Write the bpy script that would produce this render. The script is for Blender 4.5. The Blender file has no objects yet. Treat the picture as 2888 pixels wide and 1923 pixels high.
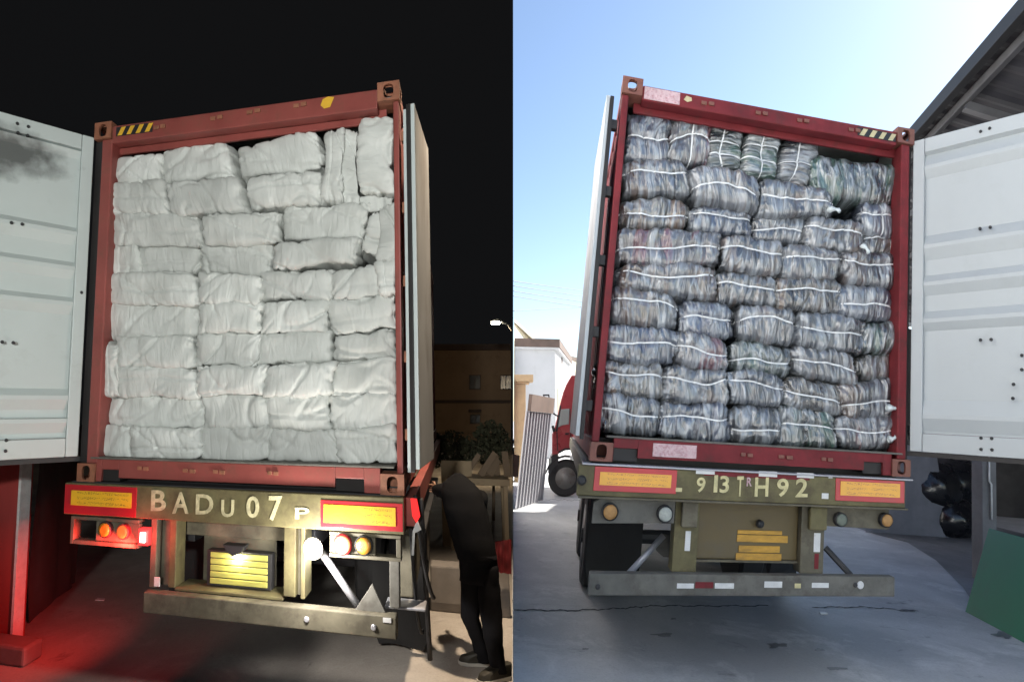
import bpy, math, random
import numpy as np
from mathutils import Vector, Matrix
random.seed(7)
R_ = math.radians
scene = bpy.context.scene
COL = scene.collection

# ------------------------------------------------------------------ camera
F, CX, CY = 1650.0, 1444.0, 961.5            # focal length and centre, in pixels of a 2888 wide picture
PITCH = R_(7.3)
CAM = np.array([0.0, 0.0, 1.72])
RT = np.array([1.0, 0, 0]); FW = np.array([0, math.cos(PITCH), math.sin(PITCH)]); UP = np.array([0, -math.sin(PITCH), math.cos(PITCH)])
cd = bpy.data.cameras.new('camera'); cam = bpy.data.objects.new('camera', cd); COL.objects.link(cam)
cd.sensor_width = 36; cd.lens = F / 2888 * 36; cd.clip_start = 0.02; cd.clip_end = 2000
cam.location = CAM; cam.rotation_euler = (math.pi / 2 + PITCH, 0, 0)
scene.camera = cam
# ------------------------------------------------------------------ world, sun, exposure
SUN_AZ, SUN_EL = R_(60), R_(36)
w = bpy.data.worlds.new('World'); scene.world = w; w.use_nodes = True
nt = w.node_tree; bg = nt.nodes['Background']
sky = nt.nodes.new('ShaderNodeTexSky'); sky.sky_type = 'NISHITA'; sky.sun_disc = False
sky.sun_elevation = SUN_EL; sky.sun_rotation = SUN_AZ; sky.air_density = 1.0; sky.dust_density = 0.35; sky.ozone_density = 0.8
nt.links.new(sky.outputs[0], bg.inputs[0]); bg.inputs[1].default_value = 0.08
sl = bpy.data.lights.new('sun', 'SUN'); sl.energy = 5.0; sl.angle = R_(0.5); sl.color = (1, 0.95, 0.87)
so = bpy.data.objects.new('sun', sl); COL.objects.link(so)
sd = Vector((math.sin(SUN_AZ) * math.cos(SUN_EL), math.cos(SUN_AZ) * math.cos(SUN_EL), math.sin(SUN_EL)))
so.rotation_euler = (-sd).to_track_quat('-Z', 'Y').to_euler(); so.location = sd * 60
vs = scene.view_settings; vs.view_transform = 'Standard'; vs.look = 'None'; vs.gamma = 1; vs.exposure = 1.58; vs.use_curve_mapping = False
scene.render.engine = 'CYCLES'

# ------------------------------------------------------------------ the two yards and their axes
WID = 2.438
class Yard: pass
def yard(P, vpx):
    p = (np.array(P) - [CX, CY]) * [1, -1] / F
    o = [(0, 1), (1, 1), (0, 0), (1, 0)]; A = []
    for (x, y), (u, v) in zip(o, p):
        A.append([x, y, 1, 0, 0, 0, -u*x, -u*y, -u]); A.append([0, 0, 0, x, y, 1, -v*x, -v*y, -v])
    h = np.linalg.svd(np.array(A, float))[2][-1].reshape(3, 3).T
    s = WID / np.linalg.norm(h[0]) * np.sign(h[2][2])
    wv = lambda v: v[0]*RT + v[1]*UP + v[2]*FW
    a, b, t = wv(h[0]*s), wv(h[1]*s), wv(h[2]*s)
    y = Yard(); y.H = np.linalg.norm(b); y.X = a/WID; y.Z = b/y.H; y.O = CAM + t
    Y = np.cross(y.Z, y.X); Y /= np.linalg.norm(Y)
    k = (vpx - CX) / F; q = -(Y@RT - k*(Y@FW)) / (y.X@RT - k*(y.X@FW))
    d = Y + q*y.X; y.Y = d/np.linalg.norm(d)
    y.M = np.array([y.X, y.Y, y.Z]).T; y.Mi = np.linalg.inv(y.M)
    return y
YL = yard([[271.6, 351], [1124.7, 229.8], [220, 1354.6], [1139, 1394.8]], 1285)   # the night yard
YR = yard([[1759, 217], [2575.6, 368.6], [1664, 1297], [2564, 1343]], 1586)       # the day yard
YL.g, YR.g = -1.36, -1.38
def W3(y, p):
    return y.O + np.asarray(p, float) @ y.M.T
def ray(u, v):
    return RT*(u-CX)/F - UP*(v-CY)/F + FW
def at(y, u, v, axis, val):
    "the point of a yard that a picture position shows, on the plane axis = val"
    c = y.Mi @ (CAM - y.O); d = y.Mi @ ray(u, v)
    return c + d*((val-c[axis])/d[axis])
def on_ground(y, u, v): return at(y, u, v, 2, y.g)
def at_y(y, u, v, dep): return at(y, u, v, 1, dep)
def yloc(y, wp): return y.Mi @ (np.asarray(wp, float) - y.O)

# ------------------------------------------------------------------ materials
def ramp(nd, stops):
    e = nd.color_ramp.elements
    while len(e) < len(stops): e.new(0.5)
    for i, (p, c) in enumerate(stops):
        e[i].position = p; e[i].color = (*c, 1) if len(c) == 3 else c
MATS = {}
def mat(name, col, rough=0.6, metal=0.0, var=0.12, vscale=3.0, dirt=None, dirt_amt=0.5, dirt_scale=2.0, bump=0.15, bscale=60.0, coat=0.0, spec=0.5, stretch=None):
    m = bpy.data.materials.new(name); m.use_nodes = True; MATS[name] = m
    t = m.node_tree; N, Lk = t.nodes.new, t.links.new
    b = t.nodes['Principled BSDF']
    tc = N('ShaderNodeTexCoord'); mp = N('ShaderNodeMapping'); Lk(tc.outputs['Object'], mp.inputs[0])
    if stretch: mp.inputs['Scale'].default_value = stretch
    n1 = N('ShaderNodeTexNoise'); n1.inputs['Scale'].default_value = vscale; n1.inputs['Detail'].default_value = 8; n1.inputs['Roughness'].default_value = .62
    Lk(mp.outputs[0], n1.inputs['Vector'])
    r1 = N('ShaderNodeValToRGB'); c = np.array(col)
    ramp(r1, [(.3, tuple(c*(1-var))), (.7, tuple(np.minimum(c*(1+var), 1)))])
    Lk(n1.outputs[0], r1.inputs[0]); out = r1.outputs[0]
    if dirt is not None:
        n2 = N('ShaderNodeTexNoise'); n2.inputs['Scale'].default_value = dirt_scale; n2.inputs['Detail'].default_value = 10; n2.inputs['Roughness'].default_value = .7
        Lk(mp.outputs[0], n2.inputs['Vector'])
        r2 = N('ShaderNodeValToRGB'); a = .62 - .25*dirt_amt; ramp(r2, [(a, (0, 0, 0)), (a+.22, (1, 1, 1))]); Lk(n2.outputs[0], r2.inputs[0])
        mx = N('ShaderNodeMix'); mx.data_type = 'RGBA'; mx.inputs[7].default_value = (*dirt, 1)
        mu = N('ShaderNodeMath'); mu.operation = 'MULTIPLY'; mu.inputs[1].default_value = min(1, .5+.5*dirt_amt); Lk(r2.outputs[0], mu.inputs[0])
        Lk(mu.outputs[0], mx.inputs[0]); Lk(out, mx.inputs[6]); out = mx.outputs[2]
    Lk(out, b.inputs['Base Color'])
    rr = N('ShaderNodeMapRange'); rr.inputs[3].default_value = max(.03, rough-.12); rr.inputs[4].default_value = min(1, rough+.12); Lk(n1.outputs[0], rr.inputs[0]); Lk(rr.outputs[0], b.inputs['Roughness'])
    b.inputs['Metallic'].default_value = metal; b.inputs['Coat Weight'].default_value = coat; b.inputs['Specular IOR Level'].default_value = spec
    if bump:
        n3 = N('ShaderNodeTexNoise'); n3.inputs['Scale'].default_value = bscale; n3.inputs['Detail'].default_value = 4; Lk(mp.outputs[0], n3.inputs['Vector'])
        bp = N('ShaderNodeBump'); bp.inputs['Strength'].default_value = bump; bp.inputs['Distance'].default_value = .004; Lk(n3.outputs[0], bp.inputs['Height']); Lk(bp.outputs[0], b.inputs['Normal'])
    return m
def emit(name, col, strength):
    m = bpy.data.materials.new(name); m.use_nodes = True; t = m.node_tree
    b = t.nodes['Principled BSDF']; b.inputs['Base Color'].default_value = (*[min(c, .8) for c in col], 1)
    b.inputs['Emission Color'].default_value = (*col, 1); b.inputs['Emission Strength'].default_value = strength
    return m
RUST = (.11, .055, .03)
m_red_n = mat('container_paint_faded_red', (.26, .062, .052), .55, var=.22, vscale=3.5, dirt=(.13, .06, .04), dirt_amt=.42, dirt_scale=7)
m_red_d = mat('container_paint_deep_red', (.165, .022, .027), .62, var=.28, vscale=4.5, dirt=(.075, .028, .026), dirt_amt=.5, dirt_scale=8, spec=.25)
m_cast = mat('casting_steel', (.20, .075, .055), .6, var=.25, vscale=9, dirt=RUST, dirt_amt=.6, dirt_scale=9)
m_cast_n = mat('casting_rusty_paint', (.30, .12, .07), .6, var=.2, vscale=9, dirt=RUST, dirt_amt=.5, dirt_scale=12)
m_inside = mat('container_lining', (.30, .33, .32), .6, var=.15, dirt=(.12, .10, .08), dirt_amt=.5)
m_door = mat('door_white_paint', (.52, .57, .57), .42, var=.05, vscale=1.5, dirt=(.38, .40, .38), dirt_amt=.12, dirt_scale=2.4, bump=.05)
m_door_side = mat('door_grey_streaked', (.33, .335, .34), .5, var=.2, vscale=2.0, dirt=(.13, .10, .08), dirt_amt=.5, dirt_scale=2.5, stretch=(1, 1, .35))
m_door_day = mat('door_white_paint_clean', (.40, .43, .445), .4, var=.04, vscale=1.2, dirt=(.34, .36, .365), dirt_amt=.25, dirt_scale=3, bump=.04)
m_rubber = mat('black_rubber', (.018, .016, .016), .6, var=.3)
m_olive = mat('trailer_olive_paint', (.135, .118, .058), .6, var=.3, vscale=5, dirt=(.075, .058, .036), dirt_amt=.6, dirt_scale=7, spec=.3)
m_olive_d = mat('trailer_dusty_olive', (.125, .112, .08), .65, var=.3, vscale=5, dirt=(.06, .05, .038), dirt_amt=.6, dirt_scale=8, spec=.3)
m_greyp = mat('trailer_dusty_grey', (.135, .13, .115), .7, var=.28, vscale=5, dirt=(.07, .062, .052), dirt_amt=.55, dirt_scale=8, spec=.3)
m_panel = mat('brown_sheet_panel', (.125, .092, .04), .6, var=.12, vscale=2, dirt=(.10, .09, .07), dirt_amt=.35, dirt_scale=3)
m_chassis = mat('dark_chassis', (.035, .034, .036), .6, var=.3)
m_tyre = mat('tyre_rubber', (.022, .021, .021), .8, var=.3, bump=.3)
m_rim = mat('wheel_steel', (.20, .19, .18), .5, .3, dirt=RUST, dirt_amt=.5, dirt_scale=8)
m_platered = mat('reflector_red', (.46, .022, .03), .35, var=.12, dirt=(.2, .06, .05), dirt_amt=.3, coat=.4)
m_letter_n = mat('stencil_cream_paint', (.55, .50, .30), .7, var=.3, vscale=14, dirt=(.22, .20, .13), dirt_amt=.55, dirt_scale=26)
m_letter_d = mat('stencil_yellow_paint', (.58, .52, .28), .7, var=.3, vscale=14, dirt=(.22, .19, .10), dirt_amt=.35, dirt_scale=26)
m_sticker = mat('paper_sticker', (.66, .66, .65), .6, var=.15, vscale=20, dirt=(.35, .33, .32), dirt_amt=.4, dirt_scale=40)
m_pinkst = mat('faded_pink_sticker', (.55, .40, .42), .6, var=.2, vscale=18, dirt=(.33, .10, .12), dirt_amt=.6, dirt_scale=45)
m_yellow = mat('hazard_yellow', (.72, .42, .04), .5, var=.12, dirt=(.3, .2, .1), dirt_amt=.25, dirt_scale=20)
m_cream = mat('worn_cream_stripe', (.55, .48, .28), .6, var=.15, dirt=(.25, .2, .14), dirt_amt=.3, dirt_scale=20)
m_black = mat('matt_black', (.02, .02, .022), .6, var=.2)
m_steel = mat('galvanised_bar', (.42, .42, .45), .4, .4, var=.15)
m_amber = mat('amber_lens', (.50, .22, .02), .4, var=.35, vscale=25, coat=.6, bump=.4, bscale=160)
m_amber_d = mat('dusty_amber_lens', (.36, .19, .06), .45, var=.25, vscale=25, bump=.4, bscale=160)
m_clear_d = mat('dusty_clear_lens', (.34, .36, .33), .4, var=.25, vscale=25, bump=.4, bscale=160)
m_greenish = mat('dull_green_lens', (.13, .15, .12), .5, var=.2, vscale=25, bump=.4, bscale=160)
m_gold = mat('gold_stencilled_plate', (.50, .27, .035), .5, var=.25, vscale=8, dirt=(.16, .11, .05), dirt_amt=.4, dirt_scale=9, stretch=(1, 1, 3))
m_number = mat('yellow_green_number_plate', (.42, .40, .10), .5, var=.2, vscale=7, dirt=(.2, .19, .08), dirt_amt=.4, dirt_scale=6, stretch=(.6, .6, 4))

def print_mat(name, col, ink):
    "yellow reflective insert with rows of fine worn print"
    m = mat(name, col, .4, var=.1, vscale=6, coat=.3)
    t = m.node_tree; N, Lk = t.nodes.new, t.links.new; b = t.nodes['Principled BSDF']
    src = b.inputs['Base Color'].links[0].from_socket
    uv = N('ShaderNodeUVMap'); sp = N('ShaderNodeSeparateXYZ'); Lk(uv.outputs[0], sp.inputs[0])
    def M(op, a, b2=None):
        n = N('ShaderNodeMath'); n.operation = op
        for i, v in enumerate((a, b2)):
            if v is None: continue
            if isinstance(v, (int, float)): n.inputs[i].default_value = v
            else: Lk(v, n.inputs[i])
        return n.outputs[0]
    rows = M('FRACT', M('MULTIPLY', sp.outputs[1], 3.0)); band = M('MULTIPLY', M('GREATER_THAN', rows, .3), M('LESS_THAN', rows, .82))
    cb = N('ShaderNodeCombineXYZ'); Lk(M('MULTIPLY', sp.outputs[0], 60.0), cb.inputs[0]); Lk(M('MULTIPLY', sp.outputs[1], 14.0), cb.inputs[1])
    n = N('ShaderNodeTexNoise'); n.inputs['Scale'].default_value = 1.0; n.inputs['Detail'].default_value = 2; Lk(cb.outputs[0], n.inputs['Vector'])
    n2 = N('ShaderNodeTexNoise'); n2.inputs['Scale'].default_value = 5; Lk(uv.outputs[0], n2.inputs['Vector'])
    k = M('MULTIPLY', M('GREATER_THAN', n.outputs[0], .53), M('GREATER_THAN', n2.outputs[0], .42))
    edge = M('MULTIPLY', M('MULTIPLY', M('GREATER_THAN', sp.outputs[0], .1), M('LESS_THAN', sp.outputs[0], .95)), M('MULTIPLY', M('GREATER_THAN', sp.outputs[1], .1), M('LESS_THAN', sp.outputs[1], .95)))
    k = M('MULTIPLY', M('MULTIPLY', k, band), edge)
    mx = N('ShaderNodeMix'); mx.data_type = 'RGBA'; mx.inputs[7].default_value = (*ink, 1); Lk(M('MULTIPLY', k, .75), mx.inputs[0]); Lk(src, mx.inputs[6]); Lk(mx.outputs[2], b.inputs['Base Color'])
    return m
m_insert_n = print_mat('reflector_yellow_print', (.78, .46, .03), (.22, .10, .03))
m_insert_d = print_mat('reflector_orange_print', (.80, .40, .05), (.38, .12, .06))

def soot_door():
    m = mat('door_white_paint_sooty', (.46, .51, .50), .42, var=.05, vscale=1.5, dirt=(.33, .35, .33), dirt_amt=.2, dirt_scale=2.4, bump=.05)
    t = m.node_tree; N, Lk = t.nodes.new, t.links.new; b = t.nodes['Principled BSDF']; src = b.inputs['Base Color'].links[0].from_socket
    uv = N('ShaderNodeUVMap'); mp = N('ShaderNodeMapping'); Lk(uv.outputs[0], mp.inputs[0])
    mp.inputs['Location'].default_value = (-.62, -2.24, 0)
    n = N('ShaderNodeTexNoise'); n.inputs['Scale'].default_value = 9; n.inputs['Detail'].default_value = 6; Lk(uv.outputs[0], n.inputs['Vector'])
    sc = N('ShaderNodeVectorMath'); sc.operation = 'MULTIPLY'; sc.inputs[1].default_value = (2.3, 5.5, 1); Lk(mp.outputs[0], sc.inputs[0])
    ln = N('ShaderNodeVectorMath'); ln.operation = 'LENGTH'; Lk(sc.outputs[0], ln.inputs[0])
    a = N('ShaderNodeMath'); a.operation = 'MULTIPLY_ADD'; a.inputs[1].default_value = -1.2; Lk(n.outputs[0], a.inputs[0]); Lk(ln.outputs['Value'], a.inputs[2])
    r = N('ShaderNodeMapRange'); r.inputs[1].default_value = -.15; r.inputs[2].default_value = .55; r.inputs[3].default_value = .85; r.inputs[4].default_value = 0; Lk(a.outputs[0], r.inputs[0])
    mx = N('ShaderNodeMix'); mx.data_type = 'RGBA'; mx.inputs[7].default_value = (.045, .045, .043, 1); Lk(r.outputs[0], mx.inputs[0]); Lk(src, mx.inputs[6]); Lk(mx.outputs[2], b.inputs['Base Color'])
    return m
m_door_soot = soot_door()

def ground_mat(name, base, dark, pale, scale):
    m = bpy.data.materials.new(name); m.use_nodes = True; t = m.node_tree; N, Lk = t.nodes.new, t.links.new; b = t.nodes['Principled BSDF']
    tc = N('ShaderNodeTexCoord'); o = tc.outputs['Object']
    def noise(s, det=8, ro=.6, dist=0):
        n = N('ShaderNodeTexNoise'); n.inputs['Scale'].default_value = s; n.inputs['Detail'].default_value = det; n.inputs['Roughness'].default_value = ro; n.inputs['Distortion'].default_value = dist; Lk(o, n.inputs['Vector']); return n.outputs[0]
    def mixc(fac, a, c):
        mx = N('ShaderNodeMix'); mx.data_type = 'RGBA'
        Lk(fac, mx.inputs[0])
        if isinstance(a, tuple): mx.inputs[6].default_value = (*a, 1)
        else: Lk(a, mx.inputs[6])
        mx.inputs[7].default_value = (*c, 1); return mx.outputs[2]
    def rp(x, a, c, hi=1.0):
        r = N('ShaderNodeMapRange'); r.inputs[1].default_value = a; r.inputs[2].default_value = c; r.inputs[4].default_value = hi; Lk(x, r.inputs[0]); return r.outputs[0]
    c = mixc(rp(noise(.55*scale, 8, .65, .4), .40, .62, .9), base, dark)
    c = mixc(rp(noise(1.7*scale, 9, .7, .6), .52, .66, .7), c, pale)
    c = mixc(rp(noise(2.6*scale, 10, .75, 1.0), .60, .70, .75), c, tuple(np.array(dark)*.45))
    c = mixc(rp(noise(60, 3), .45, .75, .35), c, tuple(np.array(dark)*.7))
    Lk(c, b.inputs['Base Color'])
    Lk(rp(noise(1.1*scale, 6), .3, .7, .9), b.inputs['Roughness'])
    rr = N('ShaderNodeMapRange'); rr.inputs[3].default_value = .5; rr.inputs[4].default_value = .92; Lk(noise(1.1*scale, 6), rr.inputs[0]); Lk(rr.outputs[0], b.inputs['Roughness'])
    bp = N('ShaderNodeBump'); bp.inputs['Strength'].default_value = .35; bp.inputs['Distance'].default_value = .01
    n4 = noise(35, 6, .7); Lk(n4, bp.inputs['Height']); Lk(bp.outputs[0], b.inputs['Normal'])
    return m
m_ground_n = ground_mat('yard_concrete_dusty', (.42, .38, .34), (.28, .25, .225), (.52, .49, .45), 1.0)
m_ground_d = ground_mat('yard_concrete_grey', (.50, .50, .50), (.33, .335, .34), (.62, .62, .61), 1.0)

# ------------------------------------------------------------------ mesh helpers
class MB:
    def __init__(s): s.v, s.f, s.uv = [], [], []
    def add(s, vs, fs, uvs=None):
        k = len(s.v); s.v += [tuple(map(float, p)) for p in vs]; s.f += [tuple(i+k for i in f) for f in fs]; return s
    def box(s, x0, x1, y0, y1, z0, z1):
        v = [(x, y, z) for z in (z0, z1) for y in (y0, y1) for x in (x0, x1)]
        return s.add(v, [(0, 2, 3, 1), (4, 5, 7, 6), (0, 1, 5, 4), (2, 6, 7, 3), (0, 4, 6, 2), (1, 3, 7, 5)])
    def prism(s, poly, a, b, axis=1):
        "poly: 2-D outline in the two other axes, extruded along axis from a to b"
        n = len(poly); vs = []
        for d in (a, b):
            for p in poly:
                q = list(p); q.insert(axis, d); vs.append(q)
        fs = [tuple(range(n)), tuple(range(2*n-1, n-1, -1))] + [(i, i+n, (i+1) % n+n, (i+1) % n) for i in range(n)]
        return s.add(vs, fs)
    def tube(s, pts, r, seg=8, caps=True):
        pts = [Vector(p) for p in pts]; rr = r if isinstance(r, (list, tuple)) else [r]*len(pts); vs = []; fs = []
        for i, p in enumerate(pts):
            d = (pts[min(i+1, len(pts)-1)] - pts[max(i-1, 0)]).normalized()
            u = d.orthogonal().normalized() if i == 0 else (u - d*u.dot(d)).normalized()
            q = d.cross(u)
            vs += [p + (u*math.cos(2*math.pi*k/seg) + q*math.sin(2*math.pi*k/seg))*rr[i] for k in range(seg)]
        for i in range(len(pts)-1):
            for k in range(seg): fs.append((i*seg+k, i*seg+(k+1) % seg, (i+1)*seg+(k+1) % seg, (i+1)*seg+k))
        if caps: fs += [tuple(range(seg-1, -1, -1)), tuple(range((len(pts)-1)*seg, len(pts)*seg))]
        return s.add(vs, fs)
    def lathe(s, c, axis, prof, seg=24):
        "prof: (distance along axis, radius) pairs"
        a = Vector(axis).normalized(); u = a.orthogonal().normalized(); q = a.cross(u); c = Vector(c); vs = []; fs = []
        for d, r in prof: vs += [c + a*d + (u*math.cos(2*math.pi*k/seg)+q*math.sin(2*math.pi*k/seg))*r for k in range(seg)]
        for i in range(len(prof)-1):
            for k in range(seg): fs.append((i*seg+k, i*seg+(k+1) % seg, (i+1)*seg+(k+1) % seg, (i+1)*seg+k))
        fs += [tuple(range(seg-1, -1, -1)), tuple(range((len(prof)-1)*seg, len(prof)*seg))]
        return s.add(vs, fs)
def finish(me, m, smooth=False):
    if m is not None: me.materials.append(m)
    if smooth: me.polygons.foreach_set('use_smooth', [True]*len(me.polygons))
    me.update()
def part(name, mb, m, parent=None, y=None, bevel=0.0, smooth=False, kind=None, uv=None, world=False):
    "one mesh object; vertices given in a yard's axes are set down in the world, origin at the parent's base"
    v = np.array(mb.v, float)
    wv = W3(y, v) if (y is not None and not world) else v
    org = np.array(parent['_o']) if parent is not None else np.array([wv[:, 0].mean(), wv[:, 1].mean(), wv[:, 2].min()])
    me = bpy.data.meshes.new(name); me.from_pydata([tuple(p) for p in (wv-org)], [], mb.f)
    if uv is not None:
        l = me.uv_layers.new(name='UVMap'); vi = np.zeros(len(me.loops), int); me.loops.foreach_get('vertex_index', vi)
        l.data.foreach_set('uv', np.asarray(uv, float)[vi].ravel())
    finish(me, m, smooth)
    o = bpy.data.objects.new(name, me); COL.objects.link(o)
    if parent is not None: o.parent = PAR[parent['_k']]
    else: o.location = org
    if bevel:
        b = o.modifiers.new('bevel', 'BEVEL'); b.width = bevel; b.segments = 2; b.limit_method = 'ANGLE'; b.angle_limit = R_(40)
    if kind: o['kind'] = kind
    return o
PAR = {}
def thing(name, label, cat, base_world, group=None):
    "an Empty at the thing's base; returns a handle for part()"
    e = bpy.data.objects.new(name, None); COL.objects.link(e); e.empty_display_size = .2
    e.location = tuple(base_world); e['label'] = label; e['category'] = cat
    if group: e['group'] = group
    k = len(PAR); PAR[k] = e
    return {'_o': tuple(base_world), '_k': k, 'e': e}
def under(handle, obj):
    "handle for sub-parts of a part"
    k = len(PAR); PAR[k] = obj
    return {'_o': handle['_o'], '_k': k}
def tag(o, label, cat, group=None):
    o['label'] = label; o['category'] = cat
    if group: o['group'] = group
    return o

# ------------------------------------------------------------------ ground, night sky, added partition
def ground(name, y, x0, x1, y0, y1, m):
    n = y.Z/np.linalg.norm(y.Z); nn = np.cross(y.X, y.Y); p0 = W3(y, (0, 0, y.g))
    zz = lambda a, b: p0[2] - (nn[0]*(a-p0[0]) + nn[1]*(b-p0[1]))/nn[2]
    xs = np.linspace(x0, x1, 9); ys = np.linspace(y0, y1, 9); mb = MB()
    vs = [(a, b, zz(a, b)) for b in ys for a in xs]
    mb.add(vs, [(j*9+i, j*9+i+1, (j+1)*9+i+1, (j+1)*9+i) for j in range(8) for i in range(8)])
    o = part(name, mb, m, kind='structure'); return zz
zgL = ground('ground', YL, -45, 0.0, -15, 50, m_ground_n)
zgR = ground('ground', YR, 0.0, 400, -60, 500, m_ground_d)
NY0, NY1, NX, NZ = -14.0, 46.0, -42.0, 6.3
GY0, GY1, GZ = -0.8, 1.5, 3.3          # the gap in the added partition, left for the camera
m_nsky = emit('night_sky_black', (.9, .92, 1.0), .0021); m_nsky.node_tree.nodes['Principled BSDF'].inputs['Base Color'].default_value = (.002, .002, .002, 1); m_nsky.node_tree.nodes['Principled BSDF'].inputs['Specular IOR Level'].default_value = 0; m_nsky.node_tree.nodes['Principled BSDF'].inputs['Roughness'].default_value = 1
m_part = mat('partition_bounce_white', (.80, .80, .80), .8, var=.04, bump=.05)  # pale coat of the added wall, bounces light into the day yard
def shell(name, k, m, grow):
    mb = MB(); zb = -4.0; x = lambda yy: k*max(yy, .2); g = grow; zt = NZ+g
    def q(*p): mb.add(p, [(0, 1, 2, 3)])
    q((x(GY1), GY1, zb), (x(NY1), NY1+g, zb), (x(NY1), NY1+g, zt), (x(GY1), GY1, zt))
    q((x(0), GY0, GZ), (x(GY1), GY1, GZ), (x(GY1), GY1, zt), (x(0), GY0, zt))
    q((x(0), NY0-g, zb), (x(0), GY0, zb), (x(0), GY0, zt), (x(0), NY0-g, zt))
    q((x(NY1), NY1+g, zb), (NX-g, NY1+g, zb), (NX-g, NY1+g, zt), (x(NY1), NY1+g, zt))
    q((NX-g, NY1+g, zb), (NX-g, NY0-g, zb), (NX-g, NY0-g, zt), (NX-g, NY1+g, zt))
    q((NX-g, NY0-g, zb), (x(0), NY0-g, zb), (x(0), NY0-g, zt), (NX-g, NY0-g, zt))
    q((x(0), NY0-g, zt), (x(GY1), GY1, zt), (NX-g, GY1, zt), (NX-g, NY0-g, zt))
    q((x(GY1), GY1, zt), (x(NY1), NY1+g, zt), (NX-g, NY1+g, zt), (NX-g, GY1, zt))
    return part(name, mb, m, kind='structure')
shell('sky', .0016, m_nsky, 0.0)
shell('added_partition', .0021, m_part, 0.05)  # wall added between the yards to keep daylight out of the night

# ------------------------------------------------------------------ shipping containers
def oval(cx, cz, rx, rz, n=16):
    return [(cx + rx*math.copysign(abs(math.cos(t))**.7, math.cos(t)), cz + rz*math.copysign(abs(math.sin(t))**.7, math.sin(t))) for t in [2*math.pi*i/n for i in range(n)]]
def rim_rect(x0, x1, z0, z1, n=16):
    "points of a rectangle's outline at the same bearings as oval()"
    cx, cz, hx, hz = (x0+x1)/2, (z0+z1)/2, (x1-x0)/2, (z1-z0)/2; o = []
    for i in range(n):
        t = 2*math.pi*i/n + 1e-6; c, s_ = math.cos(t), math.sin(t); k = 1/max(abs(c), abs(s_)); o.append((cx+hx*c*k, cz+hz*s_*k))
    return o
def casting(mb, x0, x1, y0, y1, z0, z1, side, up):
    n = 16
    def face(a0, a1, b0, b1, put, ra, rb, depth):
        ro, ov = rim_rect(a0, a1, b0, b1), oval((a0+a1)/2, (b0+b1)/2, ra, rb)
        vs = [put(a, b, 0) for a, b in ro] + [put(a, b, 0) for a, b in ov] + [put(a, b, depth) for a, b in ov]
        fs = [(i, (i+1) % n, n+(i+1) % n, n+i) for i in range(n)] + [(n+i, n+(i+1) % n, 2*n+(i+1) % n, 2*n+i) for i in range(n)]
        mb.add(vs, fs)
    face(x0, x1, z0, z1, lambda a, b, d: (a, y0+d, b), .036, .048, .022)
    xs = x0 if side < 0 else x1
    face(y0, y1, z0, z1, lambda a, b, d: (xs - side*d, a, b), .048, .036, .022)
    zs = z1 if up > 0 else z0
    face(x0, x1, y0, y1, lambda a, b, d: (a, b, zs - up*d), .036, .055, .022)
    mb.add([(x0, y1, z0), (x1, y1, z0), (x1, y1, z1), (x0, y1, z1)], [(0, 1, 2, 3)])
    xo = x1 if side < 0 else x0
    mb.add([(xo, y0, z0), (xo, y1, z0), (xo, y1, z1), (xo, y0, z1)], [(0, 1, 2, 3)])
    zo = z0 if up > 0 else z1
    mb.add([(x0, y0, zo), (x1, y0, zo), (x1, y1, zo), (x0, y1, zo)], [(0, 1, 2, 3)])
def corrugated(mb, a0, a1, z0, z1, put, pitch=.28, dep=.036):
    pts = []; a = a0
    while a < a1:
        for f_, d in ((0, 0), (.25, 0), (.5, dep), (.75, dep)):
            if a+f_*pitch < a1: pts.append((a+f_*pitch, d))
        a += pitch
    pts.append((a1, 0)); n = len(pts)
    mb.add([put(a, d, z0) for a, d in pts] + [put(a, d, z1) for a, d in pts], [(i, i+1, n+i+1, n+i) for i in range(n-1)])
CLEN = 6.06
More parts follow.
